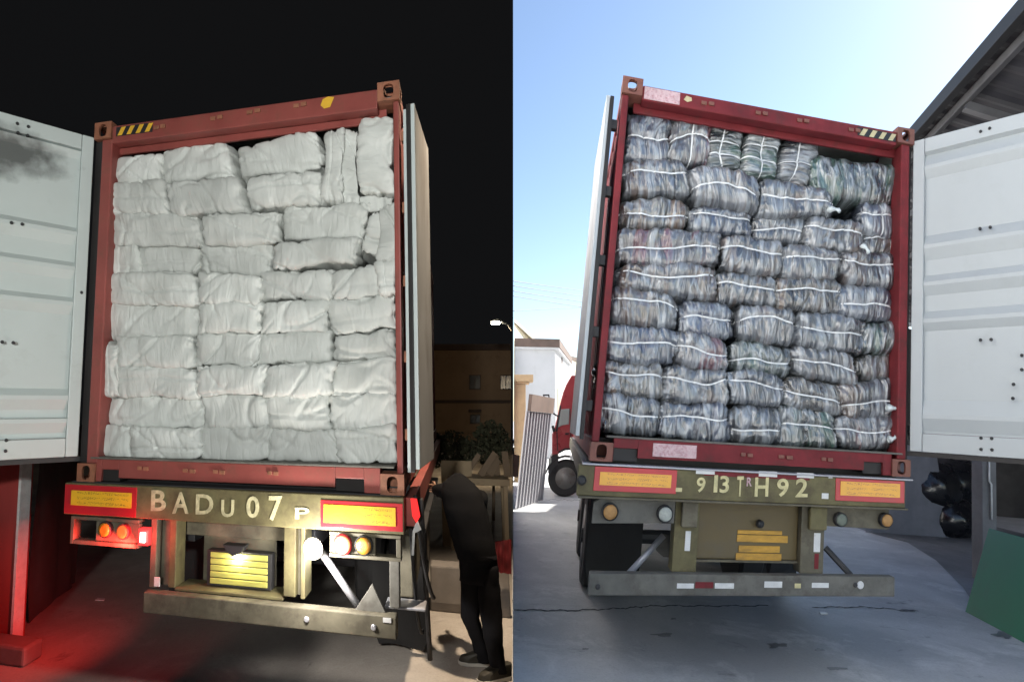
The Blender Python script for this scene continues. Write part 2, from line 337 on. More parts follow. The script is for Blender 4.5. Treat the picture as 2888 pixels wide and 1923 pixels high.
def container(y, label, m_red, m_cst, spec):
    H = y.H; base = W3(y, (WID/2, CLEN/2, 0))
    h = thing('shipping_container', label, 'container', base)
    P = lambda n, mb, m, bev=.006, par=h, **k: part(n, mb, m, par, y, bev, **k)
    for sx in (-1, 1):
        for up in (-1, 1):
            x0, x1 = (-.004, .150) if sx < 0 else (WID-.150, WID+.004)
            z0, z1 = (H-.125, H+.003) if up > 0 else (-.004, .118)
            mb = MB(); casting(mb, x0, x1, -.012, .16, z0, z1, sx, up); P('corner_casting', mb, m_cst, 0)
    ht, hb = spec['header']
    mb = MB(); mb.box(.152, WID-.152, 0, .10, hb, ht); P('header_beam', mb, m_red, .008)
    mb = MB(); mb.box(.10, WID-.10, .102, .13, hb-.045, H-.04); P('header_lip', mb, m_red)
    for xx, zz, ww in spec['keepers_top']:
        mb = MB(); mb.box(xx-ww, xx-ww*.15, -.010, -.001, zz-.014, zz+.014); mb.box(xx+ww*.15, xx+ww, -.014, -.001, zz-.011, zz+.017); P('lock_keeper', mb, m_cst, .003)
    (l0, l1), (r0, r1) = spec['posts']
    mb = MB(); mb.box(l0, l1, .004, .15, .118, H-.127); P('corner_post', mb, m_red, .01)
    mb = MB(); mb.box(r0, r1, .004, .15, .118, H-.127); P('corner_post', mb, m_red, .01)
    for g0, g1 in spec['gaskets']:
        mb = MB(); mb.box(g0, g1, .025, .14, .12, H-.128); P('door_gasket', mb, m_rubber, .004)
    # rear sill with fork pockets
    st = spec['sill']; (p0, p1), (p2, p3), pz0, pz1 = spec['pockets']
    mb = MB(); mb.box(.152, p0, 0, .12, 0, st); mb.box(p1, p2, 0, .12, .028, st); mb.box(p3, WID-.152, 0, .12, 0, st); mb.box(p0, p1, .001, .119, pz1, st); mb.box(p2, p3, .001, .119, pz1, st); P('rear_sill', mb, m_red, .004)
    for q0, q1 in ((p0, p1), (p2, p3)):
        mb = MB(); mb.box(q0+.002, q1-.002, .02, .10, .004, pz1-.002); P('fork_pocket_shade', mb, m_rubber, 0)  # black block paints the shade inside the pocket
    mb = MB(); mb.box(.10, WID-.06, -.004, .16, st+.001, st+.014); P('threshold_plate', mb, m_greyp, .003)
    for xx, zz, ww in spec['keepers_low']:
        mb = MB(); mb.box(xx-ww, xx-ww*.2, -.010, -.001, zz-.012, zz+.012); mb.box(xx+ww*.1, xx+ww, -.013, -.001, zz-.015, zz+.010); P('lock_keeper', mb, m_cst, .003)
    # shell
    mb = MB(); mb.box(.05, WID-.05, .165, CLEN, .03, st-.004); P('floor', mb, m_chassis, 0)
    mb = MB(); corrugated(mb, .16, CLEN-.05, st, H-.05, lambda a, d, z: (.012+d, a, z)); P('side_wall', mb, m_red, 0)
    mb = MB(); corrugated(mb, .16, CLEN-.05, st, H-.05, lambda a, d, z: (WID-.012-d, a, z)); P('side_wall', mb, m_red, 0)
    mb = MB(); corrugated(mb, .16, CLEN-.05, st, H-.05, lambda a, d, z: (.055+d*.2, a, z)); corrugated(mb, .16, CLEN-.05, st, H-.05, lambda a, d, z: (WID-.055-d*.2, a, z)); P('side_lining', mb, m_inside, 0)
    mb = MB(); mb.box(.02, WID-.02, .14, CLEN, H-.045, H-.02); P('roof', mb, m_inside, 0)
    mb = MB(); mb.box(.02, WID-.02, CLEN-.04, CLEN, .12, H-.05); P('front_wall', mb, m_red, 0)
    for xx in (0, WID-.06):
        mb = MB(); mb.box(xx+.002, xx+.058, .162, CLEN, H-.08, H-.004); P('top_rail', mb, m_red); mb = MB(); mb.box(xx+.002, xx+.058, .162, CLEN, .002, st-.01); P('bottom_rail', mb, m_red)
    return h, P
def door_open(y, h, hinge, ang, sgn, z0, z1, width, m, crests, bolts, m_under, label=None):
    "door swung wide open, its inner face with pressed ridges towards the photographer"
    d = np.array([sgn*math.cos(R_(ang)), -math.sin(R_(ang)), 0]); nrm = np.array([-sgn*math.sin(R_(ang))*-1, 0, 0])
    back = np.array([sgn*math.sin(R_(ang)), math.cos(R_(ang)), 0])
    X = lambda s, t, z: np.array([hinge[0], hinge[1], z]) + d*s + back*t
    Hh = z1-z0; prof = []
    for (up0, cr, dn) in crests: prof += [(up0, .030), (cr-.012, 0.0), (cr, 0.0), (dn, .030)]
    prof = [(.048, prof[0][1] if crests[0][0] > .06 else 0.004)] + prof + [(.945, .030)]
    prof = sorted(prof)
    mb = MB(); s0, s1 = .088, width-.07; n = len(prof)
    vs = []; uv = []
    for s_ in (s0, s1):
        for f_, dp in prof: vs.append(X(s_, .006+dp, z1-f_*Hh)); uv.append((s_, z1-f_*Hh))
    mb.add(vs, [(i, i+1, n+i+1, n+i) for i in range(n-1)])
    o = part('door', mb, m, h, y, 0, uv=uv)
    if label: o['label'] = label
    hd = under(h, o)
    def bx(name, a0, a1, t0, t1, b0, b1, mm, bev=.005):
        mb = MB(); vs = [X(a, t, b) for b in (b0, b1) for t in (t0, t1) for a in (a0, a1)]
        mb.add(vs, [(0, 2, 3, 1), (4, 5, 7, 6), (0, 1, 5, 4), (2, 6, 7, 3), (0, 4, 6, 2), (1, 3, 7, 5)])
        uvq = [(a, b) for b in (b0, b1) for t in (t0, t1) for a in (a0, a1)]
        return part(name, mb, mm, hd, y, bev, uv=uvq)
    bx('stile', 0, s0-.001, 0, .05, z0, z1, m); bx('stile', s1+.001, width, 0, .05, z0, z1, m)
    bx('rail', s0+.001, s1-.001, .002, .05, z1-.048*Hh, z1, m); bx('rail', s0+.001, s1-.001, .002, .05, z0, z0+.054*Hh, m)
    bx('outer_skin', s0, s1, .045, .052, z0+.06, z1-.06, m_under, 0); bx('gasket', -.02, width, .012, .04, z0-.035, z0-.002, m_rubber, 0)
    c = y.Mi @ (CAM-y.O)
    for (u, v) in bolts:
        dd = y.Mi @ ray(u, v); nn = np.array([back[0], back[1], 0]); p0 = np.array([hinge[0], hinge[1], 0])
        t = ((p0-c)@nn)/(dd@nn); q = c+dd*t
        mb = MB(); mb.lathe(q + back*.012, -back, [(0, .012), (.012, .012), (.022, .009)], 8); part('bolt', mb, m_black, hd, y)
    return o
def door_folded(y, h, x, sgn, ang, z0, z1, width, m_in, m_edge, strip=None):
    d = np.array([sgn*math.sin(R_(ang)), math.cos(R_(ang)), 0]); out = np.array([sgn*math.cos(R_(ang)), -math.sin(R_(ang)), 0])
    X = lambda s, t, z: np.array([x, 0.0, z]) + d*s + out*t
    def bx(name, a0, a1, t0, t1, b0, b1, mm, par, bev=.004):
        mb = MB(); vs = [X(a, t, b) for b in (b0, b1) for t in (t0, t1) for a in (a0, a1)]
        mb.add(vs, [(0, 2, 3, 1), (4, 5, 7, 6), (0, 1, 5, 4), (2, 6, 7, 3), (0, 4, 6, 2), (1, 3, 7, 5)]); return part(name, mb, mm, par, y, bev)
    o = bx('door', .03, width, 0, .045, z0, z1, m_in, h); hd = under(h, o)
    bx('stile', -.002, .028, .018, .045, z0, z1, m_edge, hd); bx('gasket', -.006, .028, -.012, .016, z0-.02, z1, m_rubber, hd)
    for k in range(5):
        zz = z0 + .2 + k*(z1-z0-.4)/4
        bx('hinge', .01, .06, -.052, -.002, zz-.035, zz+.035, m_rubber if sgn < 0 else m_cast_n, hd)
    if strip: bx('lit_gap_strip', .0, .02, strip[0], strip[1], z0-.02, z1-.03, m_edge, hd, .002)  # white strip stands in for the lit gap beside the door
    return o

SPL = dict(header=(2.561, 2.430), posts=((.060, .155), (2.395, WID-.002)), gaskets=((-.012, .058),), sill=.150, pockets=((.198, .345), (1.985, 2.18), .0, .082),
           keepers_top=((.58, 2.50, .05), (1.06, 2.51, .05), (1.36, 2.52, .055), (1.72, 2.52, .05)), keepers_low=((.55, .10, .045), (.92, .095, .05), (1.15, .095, .045), (1.55, .10, .04)))
hL, PL = container(YL, 'faded red shipping container packed with white sacks in the dark', m_red_n, m_cast_n, SPL)
LDO = door_open(YL, hL, (-.012, 0.0), 50, -1, .165, 2.49, 1.17, m_door_soot,
    [(.05, .056, .080), (.30, .328, .358), (.41, .438, .465), (.52, .548, .575), (.80, .832, .862), (.885, .90, .93)],
    [(74*.663, 280+104*.663), (121*.663, 280+117*.663), (77*.663, 280+143*.663), (118*.663, 280+155*.663), (49*.663, 280+525*.663), (95*.663, 280+531*.663), (10*.663, 280+1032*.663), (57*.663, 280+1035*.663), (27*.663, 280+1450*.663), (24*.663, 280+1495*.663), (347*.663, 280+822*.663)], m_red_n, 'white open door with a black soot stain at the top')
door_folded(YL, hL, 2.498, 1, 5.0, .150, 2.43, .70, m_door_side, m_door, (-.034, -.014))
SPR = dict(header=(2.655, 2.541), posts=((.0, .052), (2.335, 2.412)), gaskets=((2.414, WID),), sill=.150, pockets=((.155, .325), (2.055, 2.215), .0, .088),
           keepers_top=((.66, 2.60, .05), (1.10, 2.60, .05), (1.45, 2.60, .05), (1.90, 2.60, .05)), keepers_low=((1.12, .09, .045), (1.42, .09, .055), (1.75, .09, .045)))
hR, PR = container(YR, 'deep red shipping container packed with plastic wrapped bales in daylight', m_red_d, m_cast, SPR)
def zR(lst): return [(2488+a*.638, 300+b*.638) for a, b in lst]
door_open(YR, hR, (2.440, 0.0), 50, 1, .183, 2.60, 1.17, m_door_day,
    [(.055, .106, .135), (.325, .369, .406), (.455, .490, .520), (.570, .607, .632), (.845, .90, .938)],
    zR([(432, 540), (477, 534), (434, 1032), (481, 1030), (437, 1465), (484, 1467), (437, 1515), (485, 1517), (435, 112), (475, 98), (580, 1228), (577, 1290), (617, 1100), (617, 1163)]), m_red_d, 'clean white open door with pressed horizontal ridges')
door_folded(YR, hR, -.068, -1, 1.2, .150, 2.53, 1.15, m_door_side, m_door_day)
# hazard stickers and labels on the headers
def sticker(y, h, name, x0, x1, z0, z1, m, yy=-.0035, par=None, uv=False):
    mb = MB(); mb.box(x0, x1, yy, yy+.003, z0, z1)
    q = [((x-x0)/(x1-x0), (z-z0)/(z1-z0)) for x, _, z in mb.v]
    return part(name, mb, m, par or h, y, 0, uv=q)
def hazard(y, h, x0, x1, z0, z1, m_y, n, skew, lean=1):
    o = sticker(y, h, 'hazard_sticker', x0, x1, z0, z1, m_black); hs = under(h, o)
    w_ = (x1-x0)/(n*2)
    for k in range(n):
        a = x0 + (2*k+.35)*w_; mb = MB(); mb.prism([(a, z0+.004), (a+w_*.95, z0+.004), (a+w_*.95+skew*lean, z1-.004), (a+skew*lean, z1-.004)], -.0055, -.0037); part('stripe', mb, m_y, hs, y)
hazard(YL, hL, .19, .515, 2.475, 2.545, m_yellow, 4, .035)
hazard(YR, hR, 1.93, 2.275, 2.566, 2.632, m_cream, 4, .035)
mb = MB(); mb.prism([(1.875, 2.50), (1.90, 2.475), (1.945, 2.48), (1.975, 2.545), (1.93, 2.555), (1.89, 2.54)], -.004, -.001); part('sticker_scrap', mb, m_yellow, hL, YL)
sticker(YR, hR, 'paper_label', .165, .44, 2.552, 2.645, m_pinkst)
mb = MB(); mb.prism([(.47, 2.60), (.50, 2.585), (.535, 2.60), (.53, 2.625), (.49, 2.632)], -.004, -.001); part('sticker_scrap', mb, m_cream, hR, YR)
sticker(YR, hR, 'paper_label', .43, .745, .045, .132, m_pinkst)

# ------------------------------------------------------------------ cargo: numpy surface for sacks and bales
rng = np.random.default_rng(3)
PERM = rng.permutation(4096)
GRAD = rng.normal(size=(4096, 2)); GRAD /= np.linalg.norm(GRAD, axis=1)[:, None]
def noise2(x, y):
    xi, yi = np.floor(x).astype(int), np.floor(y).astype(int); xf, yf = x-xi, y-yi
    def g(i, j):
        hsh = PERM[(PERM[(xi+i) & 4095] + yi+j) & 4095]; gr = GRAD[hsh]; return gr[..., 0]*(xf-i) + gr[..., 1]*(yf-j)
    u = xf*xf*xf*(xf*(xf*6-15)+10); v = yf*yf*yf*(yf*(yf*6-15)+10)
    return (g(0, 0)*(1-u)+g(1, 0)*u)*(1-v) + (g(0, 1)*(1-u)+g(1, 1)*u)*v
def cube_grid(nx, ny, nz):
    key = {}; P = []; Fc = []
    def vid(p):
        k = tuple(np.round(p, 6))
        if k not in key: key[k] = len(P); P.append(p)
        return key[k]
    ez = lambda n: np.sin(np.linspace(-1, 1, n+1)*1.25)/math.sin(1.25)
    gx, gy, gz = ez(nx), ez(ny), ez(nz)
    def face(A, B, f, flip):
        ids = [[vid(f(a, b)) for b in B] for a in A]
        for i in range(len(A)-1):
            for j in range(len(B)-1):
                q = (ids[i][j], ids[i+1][j], ids[i+1][j+1], ids[i][j+1]); Fc.append(q[::-1] if flip else q)
    face(gx, gz, lambda a, b: (a, -1., b), False); face(gx[::4] if nx % 4 == 0 else gx, gz, lambda a, b: (a, 1., b), True) if False else None
    face(gx, gy, lambda a, b: (a, b, 1.), False); face(gx, gy, lambda a, b: (a, b, -1.), True)
    face(gy, gz, lambda a, b: (1., a, b), False); face(gy, gz, lambda a, b: (-1., a, b), True)
    face(gx[[0, -1]], gz[[0, -1]], lambda a, b: (a, 1., b), True)
    return np.array(P, float), Fc
GRID = {'w': cube_grid(60, 9, 26), 'v': cube_grid(30, 9, 56), 's': cube_grid(30, 9, 26)}
class Soft:
    "a stuffed sack: rounded box laid over a four-cornered outline, with creases pressed in"
    def __init__(s, y, quad, y0, dep, n, seed, style, strap_z=(), strap_x=()):
        s.Q = [at_y(y, u, v, y0+.02) for u, v in quad]; s.Q = [(p[0], p[2]) for p in s.Q]
        s.y0, s.dep, s.n, s.style = y0, dep, n, style; s.k = seed*17.31; s.sz, s.sx = strap_z, strap_x
        (a, b, c, d) = s.Q
        s.w = (math.dist(a, b)+math.dist(d, c))/2; s.h = (math.dist(a, d)+math.dist(b, c))/2; s.vert = s.h > s.w*1.15
        r = np.random.default_rng(seed); s.r = r.random(8)
    def surf(s, P, off=0.0):
        x, y, z = P[:, 0], P[:, 1], P[:, 2]; n = s.n
        rr = (abs(x)**n + abs(y)**(n*.8) + abs(z)**n)**(1/n); p = P/rr[:, None]
        px, py, pz = p.T
        nr = np.stack([np.sign(px)*abs(px)**(n-1)/s.w, np.sign(py)*abs(py)**(n-1)/s.dep, np.sign(pz)*abs(pz)**(n-1)/s.h], 1); nr /= np.linalg.norm(nr, axis=1)[:, None]+1e-9
        a, b = px*s.w/2, pz*s.h/2; al, bl, pl, ql = (b, a, pz, px) if s.vert else (a, b, px, pz)
        k = s.k; dy = py*s.dep
        if s.style == 'sack':
            edge = np.clip(abs(ql), 0, 1)
            d = .026*noise2(a*3.1+k, b*4.3+dy*3) + .010*noise2(a*8+k, b*9+k) - .012*edge**4
            wv = noise2(al*3+k, bl*5+9)*.8
            rid = np.abs(noise2(al*7.5+wv+k, bl*1.5+dy*1.6+3)); cr = np.clip(1-rid*11, 0, 1)
            d -= .024*cr*(.12+.88*edge**2)*np.clip(noise2(al*2+k, bl*0+1)*2+.7, 0, 1)
            rid2 = np.abs(noise2(al*2.3+bl*4.0*(s.r[0]-.5)*2+k*1.3, bl*2.2+dy+7)); d -= .019*np.clip(1-rid2*18, 0, 1)
            rid3 = np.abs(noise2(al*4.1-bl*5.0*(s.r[7]-.5)*2+k*2.3, bl*3.2+dy+17)); d -= .016*np.clip(1-rid3*16, 0, 1)*np.clip(noise2(al*3+k, bl*3+k)*4, 0, 1)
            ang = np.arctan2(ql, (1-py)*.6+.15); end = np.clip((abs(pl)-.70)/.30, 0, 1)
            d -= .022*end*np.clip(1-np.abs(noise2(ang*2.2+k, pl*2+5))*5, 0, 1)
            d -= .024*end*(.15+noise2(ang*3+k, pl*3))
            if s.r[1] > .62: d -= .014*np.exp(-((ql-(s.r[2]-.5)*.7-.06*noise2(al*4+k, al*0+2))/.04)**2)
        else:
            d = .038*noise2(a*3.0+k, b*4.0+dy*2) + .014*noise2(a*9+k, b*7)
            wv = noise2(al*4+k, bl*4+9)*1.0
            d += .022*noise2(al*9+wv*1.6+k, bl*2.4+dy*2+3) + .007*noise2(al*20+wv*2+k, bl*6+4)
            rid = np.abs(noise2(al*13+wv+k*2, bl*2.2+dy*1.6+3)); d -= .012*np.clip(1-rid*5, 0, 1)
            ang = np.arctan2(ql, (1-py)*.6+.15); end = np.clip((abs(pl)-.7)/.3, 0, 1)
            d -= .03*end*np.clip(1-np.abs(noise2(ang*5+k, pl*2+5))*4, 0, 1)
            for zs in s.sz: d -= .014*np.exp(-((ql-s.sag(zs, pl))/.10)**2)
            for xs in s.sx: d -= .012*np.exp(-((pl-xs)/.08)**2)
        u, wq = (px+1)/2, (pz+1)/2
        (A, B, C, D) = s.Q
        X = (A[0]*(1-u)+B[0]*u)*wq + (D[0]*(1-u)+C[0]*u)*(1-wq); Z = (A[1]*(1-u)+B[1]*u)*wq + (D[1]*(1-u)+C[1]*u)*(1-wq)
        Xw = X + .022*noise2(X*3.3+5, Z*3.6+s.y0*0) + .010*noise2(X*8+1, Z*8+4); Zw = Z + .020*noise2(X*3.1+15, Z*3.0+8) + .009*noise2(X*9+21, Z*7+2); X, Z = Xw, Zw
        if s.style == 'sack':   # pulled-out corner ears
            ear = np.clip(abs(px)-.62, 0, 1)**1.5*np.clip(abs(pz)-.35, 0, 1); ec = .5+.9*np.sin(s.k+np.sign(px)*1.3+np.sign(pz)*2.1); X = X + np.sign(px)*ear*.16*ec; Z = Z + np.sign(pz)*ear*.20*ec
        Y = s.y0 + s.dep*(py+1)
        V = np.stack([X, Y, Z], 1) + nr*(d+off)[:, None]
        return V, np.stack([al+k, bl+np.where(abs(py) < .99, dy, -s.dep)*.6+k*.37], 1)
    def sag(s, zs, pl): return zs + .3*(s.r[7]-.5) + (.22*(s.r[4]-.5))*pl + .26*s.r[5]*(pl**2-.4)*np.sign(s.r[6]-.45) + .05*np.sin(pl*4+s.k)
    def strip(s, pos, width, along):
        N_ = 30; t = np.linspace(-.97, .97, N_); wd = width/(s.w if s.vert else s.h)*2 if along else width/(s.h if s.vert else s.w)*2
        rows = []
        for e in (-.5, .5):
            q = s.sag(pos, t)+e*wd if along else np.full(N_, pos)+e*wd
            pl, ql = (t, q) if along else (q, t)
            px, pz = (ql, pl) if s.vert else (pl, ql)
            rest = np.clip(1-abs(px)**s.n-abs(pz)**s.n, 0, 1); py = -rest**(1/(s.n*.8))
            V, _ = s.surf(np.stack([px, py, pz], 1), .007); rows.append(V)
            V2 = V.copy(); V2[:, 1] += .004; rows.append(V2)
        mb = MB(); v = np.concatenate(rows); n = N_
        mb.add(v, [(i, i+1, 2*n+i+1, 2*n+i) for i in range(n-1)] + [(i, n+i, n+i+1, i+1) for i in range(n-1)] + [(2*n+i, 2*n+i+1, 3*n+i+1, 3*n+i) for i in range(n-1)])
        return mb
def soft_obj(name, y, S, m, grid):
    P, Fc = GRID[grid]; V, uv = S.surf(P); mb = MB(); mb.v = V; mb.f = Fc
    return part(name, mb, m, None, y, 0, True, uv=uv)

def sack_mat():
    m = bpy.data.materials.new('woven_white_plastic'); m.use_nodes = True; t = m.node_tree; N, Lk = t.nodes.new, t.links.new; b = t.nodes['Principled BSDF']
    uv = N('ShaderNodeUVMap'); oi = N('ShaderNodeObjectInfo')
    n1 = N('ShaderNodeTexNoise'); n1.inputs['Scale'].default_value = 3.5; n1.inputs['Detail'].default_value = 8; Lk(uv.outputs[0], n1.inputs['Vector'])
    r = N('ShaderNodeValToRGB'); ramp(r, [(.3, (.50, .515, .49)), (.7, (.66, .675, .65))]); Lk(n1.outputs[0], r.inputs[0])
    hs = N('ShaderNodeHueSaturation'); mr = N('ShaderNodeMapRange'); mr.inputs[3].default_value = .86; mr.inputs[4].default_value = 1.05; Lk(oi.outputs['Random'], mr.inputs[0]); Lk(mr.outputs[0], hs.inputs['Value']); Lk(r.outputs[0], hs.inputs['Color']); Lk(hs.outputs[0], b.inputs['Base Color'])
    b.inputs['Roughness'].default_value = .55; b.inputs['Specular IOR Level'].default_value = .3
    mp = N('ShaderNodeMapping'); mp.inputs['Scale'].default_value = (22, 5, 1); Lk(uv.outputs[0], mp.inputs[0])
    n2 = N('ShaderNodeTexNoise'); n2.inputs['Scale'].default_value = 1; n2.inputs['Detail'].default_value = 5; n2.inputs['Distortion'].default_value = .8; Lk(mp.outputs[0], n2.inputs['Vector'])
    wv = N('ShaderNodeTexWave'); wv.inputs['Scale'].default_value = 130; Lk(uv.outputs[0], wv.inputs['Vector'])
    b1 = N('ShaderNodeBump'); b1.inputs['Strength'].default_value = .8; b1.inputs['Distance'].default_value = .014; Lk(n2.outputs[0], b1.inputs['Height'])
    b2 = N('ShaderNodeBump'); b2.inputs['Strength'].default_value = .12; b2.inputs['Distance'].default_value = .002; Lk(wv.outputs[0], b2.inputs['Height']); Lk(b1.outputs[0], b2.inputs['Normal']); Lk(b2.outputs[0], b.inputs['Normal'])
    return m
m_sack = sack_mat()
SACKS = {  # layer: outlines (top-left, top-right, bottom-right, bottom-left) as seen in the photograph
 'top': [((320, 442), (452, 432), (447, 508), (305, 518)), ((455, 424), (642, 394), (655, 496), (449, 517)), ((666, 420), (895, 360), (912, 470), (684, 502))],
 'second': [((303, 519), (447, 507), (478, 600), (301, 601)), ((463, 520), (667, 497), (686, 588), (488, 607)), ((688, 503), (907, 475), (905, 562), (698, 598))],
 'third': [((302, 601), (548, 602), (574, 692), (299, 694)), ((564, 604), (788, 597), (786, 687), (573, 688)), ((803, 582), (1042, 577), (1020, 670), (798, 670)), ],
 'fourth': [((300, 693), (387, 693), (396, 768), (298, 776)), ((381, 700), (564, 690), (558, 770), (392, 770)), ((561, 689), (768, 685), (762, 776), (566, 766)), ((766, 688), (1024, 667), (1000, 737), (774, 757))],
 'fifth': [((290, 772), (549, 773), (558, 853), (288, 860)), ((558, 774), (738, 776), (724, 857), (556, 853)), ((736, 770), (932, 762), (938, 844), (729, 844)), ((928, 765), (1070, 744), (1078, 828), (935, 844)), ((1066, 744), (1117, 734), (1114, 824), (1075, 828))],
 'sixth': [((286, 860), (558, 854), (559, 941), (284, 962)), ((564, 856), (726, 856), (732, 937), (562, 939)), ((727, 852), (918, 846), (930, 939), (732, 936)), ((915, 847), (1114, 825), (1114, 920), (940, 948))],
 'seventh': [((326, 952), (547, 946), (547, 1031), (326, 1038)), ((562, 945), (734, 944), (722, 1030), (554, 1025)), ((725, 940), (930, 937), (932, 1022), (718, 1026)), ((945, 950), (1114, 924), (1114, 1015), (933, 1018))],
 'eighth': [((326, 1039), (549, 1035), (555, 1116), (326, 1119)), ((548, 1032), (749, 1031), (745, 1114), (553, 1118)), ((747, 1030), (944, 1026), (932, 1111), (744, 1113)), ((943, 1023), (1117, 1012), (1115, 1107), (930, 1115))],
 'ninth': [((290, 1116), (559, 1115), (580, 1208), (282, 1198)), ((563, 1117), (746, 1117), (763, 1207), (582, 1206)), ((744, 1113), (924, 1110), (932, 1211), (761, 1209)), ((926, 1114), (1115, 1105), (1117, 1198), (938, 1211))],
 'bottom': [((280, 1197), (369, 1204), (371, 1291), (273, 1283)), ((366, 1203), (560, 1212), (564, 1290), (368, 1293)), ((565, 1205), (756, 1210), (756, 1296), (557, 1290)), ((754, 1210), (950, 1212), (956, 1305), (751, 1300)), ((950, 1212), (1117, 1198), (1115, 1306), (957, 1310))],
}
ORD = ['leftmost', 'second from left', 'third from left', 'fourth from left', 'fifth from left', 'sixth from left']
def grow(q, e):
    c = np.mean(q, axis=0); out = []
    for i, p in enumerate(q): out.append((p[0] + (e if i in (1, 2) else -e), p[1] + (e if i in (2, 3) else -e)))
    return out
sd_ = 1
for row, qs in SACKS.items():
    for i, q in enumerate(qs):
        sd_ += 1; r = random.random
        S = Soft(YL, grow(q, 11.5), .04+.075*r(), .30, 5.2+3.2*r(), sd_, 'sack')
        g = 'w' if S.w > S.h*1.35 else 's'
        o = soft_obj('woven_sack', YL, S, m_sack, g)
        pos = ORD[i] if i < len(qs)-1 else 'rightmost'
        tag(o, f'white woven sack {pos} in the {row} layer of the night load', 'sack', 'white sacks in the night container')
for q, y0, lab in [(((922, 372), (970, 346), (972, 574), (903, 566)), .06, 'crumpled upright white sack with a peaked top near the top right'),
                   (((962, 352), (1002, 366), (1016, 584), (964, 576)), .10, 'thin upright white sack squeezed behind the peaked one at top right'),
                   (((1000, 326), (1110, 321), (1112, 552), (1008, 548)), .04, 'tall smooth upright white sack standing against the red post at top right'),
                   (((990, 556), (1112, 546), (1114, 598), (1030, 600)), .12, 'small crumpled white sack end under the tall upright sack'),
                   (((1046, 600), (1080, 594), (1078, 738), (1018, 706)), .08, 'narrow upright white sack wedged beside the third layer'),
                   (((1070, 583), (1116, 570), (1117, 742), (1074, 742)), .05, 'narrow upright white sack pressed against the red post below the tall one'),
                   (((286, 954), (330, 970), (332, 1116), (284, 1118)), .05, 'narrow upright white sack down the left side beside seventh and eighth layers')]:
    sd_ += 1
    S = Soft(YL, grow(q, 5), y0, .26, 7+4*random.random(), sd_, 'sack')
    o = soft_obj('woven_sack', YL, S, m_sack, 'v'); tag(o, lab, 'sack', 'white sacks in the night container')
# the dim second rank of sacks behind, glimpsed over the top
for q, lab in [(((290, 425), (520, 405), (520, 520), (300, 540)), 'dim white sack of the rank behind, at top left'), (((560, 410), (760, 385), (760, 520), (570, 540)), 'dim white sack of the rank behind, in the top middle'), (((860, 372), (1000, 352), (1010, 520), (870, 530)), 'dim white sack of the rank behind, at top right')]:
    sd_ += 1
    q2 = [(u, v) for u, v in q]; S = Soft(YL, q2, .85, .25, 6, sd_, 'sack'); o = soft_obj('woven_sack', YL, S, m_sack, 's'); tag(o, lab, 'sack', 'white sacks in the night container')

